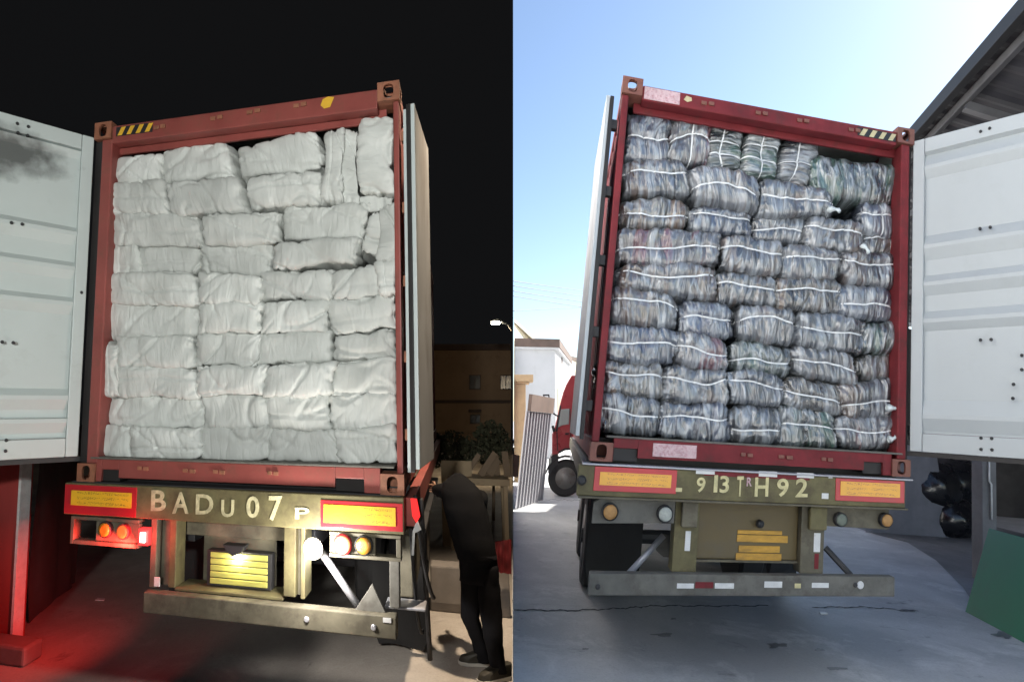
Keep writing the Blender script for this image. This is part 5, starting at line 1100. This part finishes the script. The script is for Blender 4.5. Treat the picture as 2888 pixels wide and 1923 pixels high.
# assumed warm lamp on the added partition, out of view, to light the pavement
wl = np.array([-.02, 4.7, 5.5]); hwl = thing('assumed_wall_lamp', 'assumed warm lamp high on the added partition right of the night yard', 'lamp', tuple(wl))
mb = MB(); mb.box(-.10, -.02, 4.62, 4.78, 5.45, 5.6); part('lamp_housing', mb, m_greyp, hwl, None, .01)
mb = MB(); mb.box(-.20, -.105, 4.6, 4.8, 5.47, 5.50); part('lamp_glass', mb, emit('assumed_wall_lamp_lit', (1, .78, .5), 20), hwl)
light('assumed_wall_lamp_light', 'SPOT', None, (-.16, 4.7, 5.44), 480, (1.0, .80, .58), hwl, .08, (-.55, 4.2, 0), 74, .9)
# street lamp over the far yard
m_lampon = emit('street_lamp_lit', (1.0, .93, .78), 60.0)
sp0 = CAM + ray(1400, 912)*15.0; hsl = thing('street_lamp', 'lit street lamp head on a thin arm against the black sky', 'street lamp', (-.03, sp0[1]+.2, sp0[2]))
mb = MB(); mb.lathe(sp0+np.array([-.02, 0, -.02]), (0, 0, 1), [(0, .10), (.02, .11), (.05, .08)], 16); part('lamp_glass', mb, m_lampon, hsl)
mb = MB(); mb.prism([(sp0[0]-.16, sp0[2]+.032), (sp0[0]+.16, sp0[2]+.032), (sp0[0]+.2, sp0[2]+.06), (sp0[0], sp0[2]+.12), (sp0[0]-.14, sp0[2]+.07)], sp0[1]-.09, sp0[1]+.09); part('lamp_head', mb, m_greyp, hsl, None, .01)
mb = MB(); mb.tube([sp0+[.12, 0, .06], sp0+[.3, .1, -.02], np.array([-.012, sp0[1]+.2, sp0[2]-.14])], .028, 8); part('arm', mb, m_greyp, hsl)
light('street_lamp_light', 'SPOT', None, sp0-np.array([0.02, 0, .06]), 110, (1.0, .72, .40), hsl, .1, sp0+np.array([-1.0, 5.0, -4]), 165, .4)
# tan building
m_tan = mat('tan_rendered_wall', (.42, .29, .19), .85, var=.12, vscale=.7, dirt=(.2, .12, .08), dirt_amt=.3)
m_win = mat('dark_window_glass', (.03, .028, .026), .2, var=.2, bump=0)
BD = 30.0; bxy = lambda u, v: CAM + ray(u, v)*BD
hnb = thing('tan_building', 'tan two storey building with small dark windows beyond the night yard', 'building', (-2.0, bxy(1340, 1200)[1], zgL(-2, 30)))
x0, x1 = bxy(1200, 1200)[0], -.06; yb = bxy(1340, 1200)[1]; gzb = zgL(-2, 30)-.2; zf = bxy(1340, 1132)[2]; zr = bxy(1340, 985)[2]; zl = bxy(1340, 1216)[2]
mb = MB(); mb.box(x0, x1, yb, yb+6, gzb, zr); part('wall', mb, m_tan, hnb)
mb = MB(); mb.box(x0, x1, yb-.12, yb-.002, zf-.08, zf+.08); part('cornice', mb, m_eave, hnb); mb = MB(); mb.box(x0, x1, yb-.25, yb-.002, zl-.06, zl+.05); part('cornice', mb, m_tan, hnb)
mb = MB(); mb.box(x0-.1, x1, yb-.3, yb+6, zr+.002, zr+.3); part('roof', mb, m_eave, hnb)
for (u0, v0, u1, v1) in ((1322, 1056, 1355, 1098), (1410, 1056, 1443, 1098), (1325, 1168, 1355, 1195)):
    a, b = bxy(u0, v1), bxy(u1, v0); mb = MB(); mb.box(a[0], b[0], yb-.05, yb-.002, a[2], b[2]); o = part('window', mb, m_eave, hnb); hw = under(hnb, o)
    xm = (a[0]+b[0])/2
    for q0, q1 in ((a[0]+.04, xm-.02), (xm+.02, b[0]-.04)): mb = MB(); mb.box(q0, q1, yb-.056, yb-.051, a[2]+.05, b[2]-.05); part('pane', mb, m_win, hw)
a, b = bxy(1322, 1162), bxy(1358, 1154); mb = MB(); mb.box(a[0], b[0], yb-.3, yb-.002, a[2], b[2]); part('awning', mb, m_eave, hnb)
# scrap wood heap beyond the trailer
m_wood = mat('weathered_wood', (.20, .14, .09), .8, var=.3, vscale=3, dirt=(.08, .06, .04), dirt_amt=.4, stretch=(1, 1, .3)); m_ply = mat('pale_plywood', (.36, .27, .17), .8, var=.15)
def lp(u, v, dep): return at_y(YL, u, v, dep)
def plank(p, q, wd, th, lab, m=m_wood, grp='scrap planks leaning in the far yard', nm='wood_plank'):
    mb = MB(); P0, P1 = Vector(p), Vector(q); d = (P1-P0).normalized(); sx = d.cross(Vector((0, 1, 0))).normalized(); uu = sx.cross(d)
    vs = [P + sx*a*wd/2 + uu*b*th/2 for P in (P0, P1) for a in (-1, 1) for b in (-1, 1)]
    mb.add(vs, [(0, 1, 3, 2), (4, 6, 7, 5), (0, 4, 5, 1), (2, 3, 7, 6), (0, 2, 6, 4), (1, 5, 7, 3)]); return tag(part(nm, mb, m, None, YL, .004), lab, 'plank', grp)
for k, (u0, v0, u1, v1, dep) in enumerate(((1300, 1345, 1345, 1268, 5.2), (1330, 1350, 1385, 1262, 5.4), (1360, 1352, 1392, 1280, 5.3), (1402, 1352, 1392, 1275, 5.0), (1425, 1352, 1412, 1262, 5.1), (1437, 1350, 1440, 1270, 5.2), (1372, 1352, 1358, 1290, 5.5), (1260, 1340, 1290, 1285, 5.6))):
    a = lp(u0, v0, dep); a[2] = YL.g+.05 if False else a[2]; b = lp(u1, v1, dep+.35)
    zt_ = lp(1400, 1352, 4.4)[2]+.012; a[1] = b[1] = 4.65+.03*(k % 4); a = a + (a-b)*((a[2]-zt_)/(b[2]-a[2])); b[1] += .12
    plank(a, b, .07+.02*(k % 3), .025, ['scrap plank leaning at a slant beside the plywood sheet', 'long scrap plank crossing the heap near its middle', 'short scrap plank in the middle of the heap', 'steep scrap plank right of the heap middle', 'tall scrap plank near the right end of the heap', 'rightmost upright scrap plank by the dark edge', 'short dark plank behind the middle of the heap', 'leftmost scrap plank behind the trailer side'][k])
a = lp(1245, 1362, 4.6); b = lp(1330, 1300, 4.6); mb = MB(); mb.box(a[0], b[0], 4.6, 4.63, YL.g+.005, b[2]); tag(part('plywood_sheet', mb, m_ply, None, YL, .004), 'pale plywood sheet standing in front of the scrap planks', 'board')
a = lp(1262, 1365, 4.4); b = lp(1438, 1352, 4.4); ht_ = thing('work_bench', 'low pale timber bench in front of the scrap planks', 'bench', W3(YL, ((a[0]+b[0])/2, 4.6, YL.g)))
B('top', a[0], b[0], 4.4, 4.9, a[2], b[2], m_ply, ht_, YL); 
for xx in (a[0]+.03, b[0]-.09):
    for yy in (4.42, 4.82): B('leg', xx, xx+.06, yy, yy+.06, YL.g, a[2]-.001, m_ply, ht_, YL)
m_foli = mat('dark_dry_leaf', (.05, .05, .025), .8, var=.4)
def shrub(y, c, rx, rz, n, lab, seed):
    r = random.Random(seed); mb = MB()
    for i in range(n):
        while True:
            d = [r.uniform(-1, 1) for _ in range(3)]
            if sum(t*t for t in d) < 1: break
        p = np.array([c[0]+d[0]*rx, c[1]+d[1]*rx*.7, c[2]+d[2]*rz]); s_ = r.uniform(.03, .07)
        u1 = np.array([r.gauss(0, 1) for _ in range(3)]); u1 /= np.linalg.norm(u1); u2 = np.cross(u1, [r.gauss(0, 1) for _ in range(3)]); u2 /= np.linalg.norm(u2)
        mb.add([p-u1*s_, p+u2*s_*.45, p+u1*s_, p-u2*s_*.45], [(0, 1, 2, 3)])
    h_ = thing('shrub', lab, 'shrub', W3(y, (c[0], c[1], y.g))); part('foliage', mb, m_foli, h_, y); mb = MB(); mb.tube([(c[0], c[1], y.g), (c[0]+.05, c[1], c[2])], [.03, .015], 6); part('stem', mb, m_wood, h_, y)
p = lp(1275, 1270, 6.2); shrub(YL, p, .5, .32, 900, 'dark leafy shrub behind the plywood sheet', 4)
p = lp(1385, 1250, 6.6); shrub(YL, p, .34, .38, 900, 'dark leafy shrub behind the right end of the planks', 9)
# low concrete barrier with a red cover behind the person
m_conc = mat('barrier_concrete', (.20, .18, .165), .85, var=.2, vscale=3, dirt=(.11, .10, .09), dirt_amt=.4)
b0 = on_ground(YL, 1215, 1722)[1]; a = lp(1212, 1600, b0); c_ = lp(1443, 1600, b0)
mb = MB(); mb.prism([(b0, YL.g), (b0, YL.g+.08), (b0+.08, a[2]), (b0+.3, a[2]), (b0+.38, YL.g+.08), (b0+.38, YL.g)], a[0], c_[0]-.02, 0); tag(part('concrete_barrier', mb, m_conc, None, YL, .015), 'low grey concrete barrier behind the person in black', 'barrier')
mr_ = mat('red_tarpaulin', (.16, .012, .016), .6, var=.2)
p0 = lp(1395, 1515, b0+.05); p1 = lp(1443, 1515, b0+.05); q0 = lp(1398, 1606, b0+.02); q1 = lp(1443, 1606, b0+.02)
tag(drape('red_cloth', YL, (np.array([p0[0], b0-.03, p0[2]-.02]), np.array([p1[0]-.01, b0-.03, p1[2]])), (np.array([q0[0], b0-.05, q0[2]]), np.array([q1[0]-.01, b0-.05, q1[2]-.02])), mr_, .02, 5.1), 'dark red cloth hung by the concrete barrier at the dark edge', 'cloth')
# shed column, curtain and block at the far left
cl = on_ground(YL, 40, 1838); hcl = thing('steel_column', 'red lit steel column with a pale edge strip at the left', 'column', W3(YL, cl)); m_col = mat('column_red_glow', (.34, .05, .045), .6, var=.2, vscale=3, stretch=(1, 1, .3))  # red lamp glow is put into the column's own colour
xa = at_y(YL, -80, 1500, cl[1])[0]; xb = at_y(YL, 52, 1560, cl[1])[0]
mb = MB(); tpl = at_y(YL, 62, 1250, cl[1]); btl = at_y(YL, 34, 1838, cl[1])
mb.add([(xa, cl[1], YL.g), (btl[0]-.02, cl[1], YL.g), (tpl[0]-.02, cl[1], 2.4), (xa, cl[1], 2.4), (xa, cl[1]+.15, YL.g), (btl[0]-.02, cl[1]+.15, YL.g), (tpl[0]-.02, cl[1]+.15, 2.4), (xa, cl[1]+.15, 2.4)], [(0, 1, 2, 3), (7, 6, 5, 4), (1, 5, 6, 2), (0, 3, 7, 4), (3, 2, 6, 7)]); part('shaft', mb, m_col, hcl, YL, .006)
mb = MB(); mb.add([(btl[0]-.018, cl[1]-.012, YL.g), (btl[0]+.006, cl[1]-.012, YL.g), (tpl[0]+.008, cl[1]-.012, 2.4), (tpl[0]-.018, cl[1]-.012, 2.4), (btl[0]-.018, cl[1]+.1, YL.g), (btl[0]+.006, cl[1]+.1, YL.g), (tpl[0]+.008, cl[1]+.1, 2.4), (tpl[0]-.018, cl[1]+.1, 2.4)], [(0, 1, 2, 3), (7, 6, 5, 4), (1, 5, 6, 2), (0, 3, 7, 4)]); part('edge_strip', mb, m_sticker, hcl, YL)
g1, g2 = on_ground(YL, 75, 1760), on_ground(YL, 215, 1640); t1 = g1.copy(); t1[2] = .3; t2 = g2.copy(); t2[2] = .3
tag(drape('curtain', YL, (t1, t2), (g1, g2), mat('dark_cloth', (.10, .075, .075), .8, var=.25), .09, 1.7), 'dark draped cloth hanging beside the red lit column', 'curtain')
cb = on_ground(YL, 20, 1900); mb = MB(); zb_ = at_y(YL, 40, 1835, cb[1])[2]; mb.box(cb[0]-.4, at_y(YL, 36, 1900, cb[1])[0], cb[1]+.1, cb[1]+.3, YL.g, zb_-.02); tag(part('stone_block', mb, m_conc, None, YL, .02), 'rough stone block on the ground in the bottom left corner', 'block')
pb = on_ground(YL, 285, 1692); mb = MB(); mb.prism([(pb[0]-.05, pb[1]-.03), (pb[0]+.05, pb[1]-.02), (pb[0]+.03, pb[1]+.03), (pb[0]-.06, pb[1]+.02)], YL.g+.004, YL.g+.012, 2); tag(part('paper_scrap', mb, m_sticker, None, YL), 'crumpled pale paper scrap on the dark red ground', 'litter')
pb = on_ground(YR, 2322, 1731); mb = MB(); mb.prism([(pb[0]-.04, pb[1]-.02), (pb[0]+.04, pb[1]-.02), (pb[0]+.03, pb[1]+.03), (pb[0]-.03, pb[1]+.03)], YR.g+.004, YR.g+.016, 2); tag(part('paper_scrap', mb, m_sticker, None, YR, .004), 'small white paper scrap on the grey concrete under the trailer', 'litter')

# oil stains soaked into the day concrete
m_oil = mat('oil_stain', (.15, .155, .16), .5, var=.35, vscale=14)
for u, v, ru, rv in ((1870, 1790, 30, 6), (2190, 1820, 26, 7), (2310, 1832, 12, 4), (2560, 1722, 26, 4), (1900, 1745, 8, 3), (2840, 1790, 40, 10), (2360, 1885, 30, 5), (1650, 1830, 10, 3)):
    mb = MB(); pts = []
    for i in range(26):
        t = 2*math.pi*i/26; k_ = .55+.9*abs(float(noise2(np.array([math.cos(t)*1.7+u]), np.array([math.sin(t)*1.7+v]))[0])+.45)
        q = on_ground(YR, u+ru*k_*math.cos(t), v+rv*k_*math.sin(t)); pts.append((q[0], q[1], YR.g+.004))
    mb.add(pts, [tuple(range(26))]); part('oil_stain', mb, m_oil, None, YR, kind='structure')
# ------------------------------------------------------------------ the person in black
def skinned(name, nodes, edges, m, parent=None, sub=2):
    "nodes: (yard point, radius x, radius y); grows one continuous surface along the edges"
    w_ = np.array([W3(YL, p) for p, rx, ry in nodes]); org = np.array(parent['_o'])
    me = bpy.data.meshes.new(name); me.from_pydata([tuple(v) for v in w_-org], edges, []); me.materials.append(m)
    o = bpy.data.objects.new(name, me); COL.objects.link(o); o.parent = PAR[parent['_k']]
    md = o.modifiers.new('skin', 'SKIN'); md.use_smooth_shade = True; md.branch_smoothing = .4
    for i, (p, rx, ry) in enumerate(nodes): me.skin_vertices[0].data[i].radius = (rx, ry); me.skin_vertices[0].data[i].use_root = (i == 0)
    sb = o.modifiers.new('sub', 'SUBSURF'); sb.levels = sb.render_levels = sub
    return o
m_skin = mat('skin', (.42, .25, .17), .55, var=.1, bump=.05); m_jacket = mat('black_jacket_cloth', (.007, .007, .008), .9, var=.3, vscale=8, bump=.4, bscale=25, spec=.12); m_trous = mat('dark_trouser_cloth', (.009, .009, .011), .9, var=.35, vscale=6, bump=.4, bscale=30, spec=.12)
m_hair = mat('black_hair', (.01, .009, .008), .5, var=.3); m_shoe = mat('black_shoe', (.03, .027, .02), .6, var=.3); m_sole = mat('white_sole', (.62, .60, .55), .6, var=.15)
Lf = on_ground(YL, 1362, 1876); Rf = on_ground(YL, 1412, 1916)
hper = thing('person', 'person in black jacket and dark trousers leaning towards the trailer side', 'person', W3(YL, ((Lf[0]+Rf[0])/2, (Lf[1]+Rf[1])/2, YL.g)))
ym = (Lf[1]+Rf[1])/2
P_ = lambda u, v, dy=0: at_y(YL, u, v, ym+dy)
pel = P_(1352, 1592, .02); hipL = P_(1328, 1615, .04); hipR = P_(1374, 1615, .03); kneL = P_(1326, 1740, .06); kneR = P_(1386, 1740, -.02)
ankL = Lf + np.array([.0, 0, .075]); ankR = Rf + np.array([-.02, 0, .085])
wst = P_(1342, 1540, .06); chs = P_(1330, 1440, .16); nk = P_(1300, 1372, .26); shL = P_(1278, 1392, .22); shR = P_(1350, 1405, .16)
elL = P_(1242, 1384, .36); haL = P_(1229, 1379, .54); elR = P_(1350, 1462, .36); haR = P_(1302, 1470, .53); hd0 = P_(1296, 1400, .46)
body = skinned('body', [(pel, .06, .05), (hipL, .035, .035), (kneL, .03, .03), (ankL, .03, .03), (hipR, .035, .035), (kneR, .03, .03), (ankR, .03, .03), (wst, .06, .045), (chs, .07, .05), (nk, .042, .042), (hd0, .06, .065), (shL, .045, .045), (elL, .035, .035), (haL, .03, .022), (shR, .045, .045), (elR, .035, .035), (haR, .03, .022)],
   [(0, 1), (1, 2), (2, 3), (0, 4), (4, 5), (5, 6), (0, 7), (7, 8), (8, 9), (9, 10), (8, 11), (11, 12), (12, 13), (8, 14), (14, 15), (15, 16)], m_skin, hper)
def loft(mb, rows, dep, k=.62, n=18, seed=0, amp=.008):
    "rings through (v, left, right) outline rows seen in the photograph, rounded in depth"
    st = len(mb.v); vs = []
    for j, ((v, ul, ur), dy) in enumerate(zip(rows, dep)):
        l_, r_ = P_(ul, v, dy), P_(ur, v, dy); c = (l_+r_)/2; rx = (r_[0]-l_[0])/2; ry = rx*k
        for i in range(n):
            t = 2*math.pi*i/n; w_ = 1 + amp/max(rx, .03)*2*float(noise2(np.array([math.cos(t)*1.5+seed+j*.35]), np.array([math.sin(t)*1.5+j*.9]))[0])
            vs.append(c + np.array([math.cos(t)*rx*w_, math.sin(t)*ry*w_, 0]))
    m_ = len(rows); mb.add(vs, [(j*n+i, (j+1)*n+i, (j+1)*n+(i+1) % n, j*n+(i+1) % n) for j in range(m_-1) for i in range(n)] + [tuple(range(n)), tuple(range(m_*n-1, (m_-1)*n-1, -1))])
def dense(rows, dep, m_=4):
    R2, D2 = [], []
    for j in range(len(rows)-1):
        for i in range(m_):
            t = i/m_; R2.append(tuple(a*(1-t)+b*t for a, b in zip(rows[j], rows[j+1]))); D2.append(dep[j]*(1-t)+dep[j+1]*t)
    return R2+[rows[-1]], D2+[dep[-1]]
mb = MB()
loft(mb, *dense([(1334, 1282, 1302), (1345, 1268, 1316), (1362, 1250, 1338), (1385, 1244, 1358), (1439, 1252, 1375), (1490, 1266, 1387), (1540, 1278, 1397), (1580, 1292, 1404)], [.24, .23, .21, .18, .12, .08, .04, .02]), k=.58, seed=3, amp=.006)
def sleeve(mb, pts, rad):
    mb.tube(pts, rad, 12)
sleeve(mb, [P_(1275, 1385, .20), P_(1250, 1384, .30), P_(1236, 1382, .42), P_(1230, 1380, .52)], [.075, .062, .052, .042])
sleeve(mb, [P_(1352, 1400, .16), P_(1352, 1450, .30), P_(1330, 1475, .42), P_(1308, 1472, .50)], [.07, .06, .052, .042])
part('jacket', mb, m_jacket, hper, YL, smooth=True)
mb = MB(); dl, dr = Lf[1]-ym, Rf[1]-ym
loft(mb, *dense([(1560, 1292, 1402), (1600, 1296, 1405), (1640, 1297, 1408)], [.03, .03, .02], 2), k=.62, seed=5)
loft(mb, *dense([(1590, 1297, 1354), (1640, 1298, 1358), (1740, 1300, 1352), (1808, 1330, 1372), (1848, 1338, 1384), (1862, 1341, 1386)], [.03, .03, .06, dl, dl, dl]), k=.9, seed=8, amp=.005)
loft(mb, *dense([(1590, 1346, 1404), (1640, 1347, 1409), (1706, 1350, 1415), (1800, 1364, 1418), (1860, 1378, 1424), (1892, 1384, 1430)], [.02, .0, -.03, dr, dr, dr]), k=.9, seed=11, amp=.005)
part('trousers', mb, m_trous, hper, YL, smooth=True)
# head: face turned down towards the trailer, hair over the back
def head(c, fwd, up_):
    fwd = np.array(fwd, float); fwd /= np.linalg.norm(fwd); up_ = np.array(up_, float); up_ -= fwd*(up_@fwd); up_ /= np.linalg.norm(up_); sd3 = np.cross(fwd, up_)
    def shell_(k, hair):
        mb = MB(); nu, nv2 = 24, 16; vs = []; fs = []
        for j in range(nv2+1):
            ph = math.pi*j/nv2
            for i in range(nu):
                th = 2*math.pi*i/nu; d = np.array([math.sin(ph)*math.cos(th), math.sin(ph)*math.sin(th), math.cos(ph)])   # fwd, side, up
                r = np.array([.092, .074, .112])*k; p = d*r
                if not hair:
                    if d[0] > .6 and abs(d[1]) < .25 and -.35 < d[2] < .12: p[0] += .022*(1-abs(d[1])/.25)*(1-abs(d[2]+.15)/.3)
                    if d[2] < -.3: p[1] *= .86; p[0] *= .95
                    if d[0] > .7 and .0 < d[2] < .22 and .2 < abs(d[1]) < .55: p[0] -= .010
                vs.append(c + fwd*p[0] + sd3*p[1] + up_*p[2])
        for j in range(nv2):
            for i in range(nu):
                a0 = 2*math.pi*(i+.5)/nu; z_ = math.cos(math.pi*(j+.5)/nv2); x_ = math.sin(math.pi*(j+.5)/nv2)*math.cos(a0)
                if hair and (z_ < -.35 or (x_ > .45 and z_ < .55)): continue
                fs.append((j*nu+i, j*nu+(i+1) % nu, (j+1)*nu+(i+1) % nu, (j+1)*nu+i))
        mb.add(vs, fs); return mb
    o = part('head', shell_(1.0, False), m_skin, hper, YL, smooth=True); part('hair', shell_(1.09, True), m_hair, hper, YL, smooth=True)
    for s_ in (-1, 1):
        mb = MB(); q = c + sd3*s_*.076; mb.lathe(q, sd3*s_, [(-.005, .024), (.008, .028), (.014, .018)], 12); part('ear', mb, m_skin, hper, YL, smooth=True)
        mb = MB(); q = c + fwd*.076+sd3*s_*.032+up_*.012; mb.lathe(q, fwd, [(-.006, .012), (.004, .010), (.008, .004)], 10); part('eye', mb, m_hair, hper, YL, smooth=True)
    mb = MB(); q = c + fwd*.083 - up_*.055; mb.tube([q-sd3*.024, q+fwd*.006, q+sd3*.024], .006, 6); part('mouth', mb, mat('lips', (.35, .15, .12), .5), hper, YL)
head(hd0, (-.55, .55, -.5), (-.15, .5, .8))
def hand(w0, el, flip):
    d = (w0-el)/np.linalg.norm(w0-el); upv = np.array([0, 0, 1.0]); s_ = np.cross(d, upv); s_ /= np.linalg.norm(s_); u_ = np.cross(s_, d); mb = MB()
    vs = []
    for t, wd, th in ((0, .022, .016), (.03, .034, .016), (.075, .038, .013)):
        for a, b in ((-1, -1), (1, -1), (1, 1), (-1, 1)): vs.append(w0+d*t+u_*a*wd+s_*b*th)
    mb.add(vs, [(0, 1, 5, 4), (1, 2, 6, 5), (2, 3, 7, 6), (3, 0, 4, 7), (4, 5, 9, 8), (5, 6, 10, 9), (6, 7, 11, 10), (7, 4, 8, 11), (3, 2, 1, 0), (8, 9, 10, 11)])
    for k, ln_ in enumerate((.062, .072, .068, .052)):
        b = w0+d*.072+u_*(.028-.0187*k); mb.tube([b, b+d*ln_*.45-s_*.004*flip, b+d*ln_*.75-s_*.018*flip, b+d*ln_*.9-s_*.035*flip], [.0088, .0085, .008, .006], 7)
    b = w0+d*.025+u_*.03; mb.tube([b, b+d*.03+u_*.022, b+d*.058+u_*.026-s_*.012*flip], [.011, .010, .007], 7); part('hand', mb, m_skin, hper, YL, smooth=True)
hand(haL, elL, 1); hand(haR, elR, -1)
def shoe(c, dirx, diry, k=1.0):
    f_ = np.array([dirx, diry, 0.0]); f_ /= np.linalg.norm(f_); s_ = np.array([-f_[1], f_[0], 0]); out = [(-.085, .032), (-.10, 0.0), (-.085, -.032), (.0, -.036), (.09, -.045), (.15, -.040), (.185, -.018), (.19, .006), (.175, .030), (.12, .044), (.02, .036)]
    c = np.array([c[0], c[1], YL.g]); n = len(out)
    def lay(z, g, sh=0): return [c + f_*(a*g+sh)*k + s_*b*g*k + np.array([0, 0, z]) for a, b in out]
    mb = MB(); vs = lay(.002, 1)+lay(.028, 1.03); mb.add(vs, [tuple(range(n))[::-1], tuple(range(n, 2*n))] + [(i, (i+1) % n, n+(i+1) % n, n+i) for i in range(n)]); so_ = mb
    mb = MB(); L1, L2 = lay(.0285, .99), lay(.06, .92, -.004); L3 = []
    for (a, b) in out: L3.append(c + f_*min(a*.8, .03)*k + f_*-.015 + s_*b*.85*k + np.array([0, 0, .105]))
    vs = L1+L2+L3; mb.add(vs, [(i, (i+1) % n, n+(i+1) % n, n+i) for i in range(n)] + [(n+i, n+(i+1) % n, 2*n+(i+1) % n, 2*n+i) for i in range(n)] + [tuple(range(2*n, 3*n))])
    o = part('shoe', mb, m_shoe, hper, YL, .006, smooth=True); ho = under(hper, o); part('sole', so_, m_sole, ho, YL, .004)
shoe(Lf, -.97, -.1); shoe(Rf, -.8, -.5, 1.05)
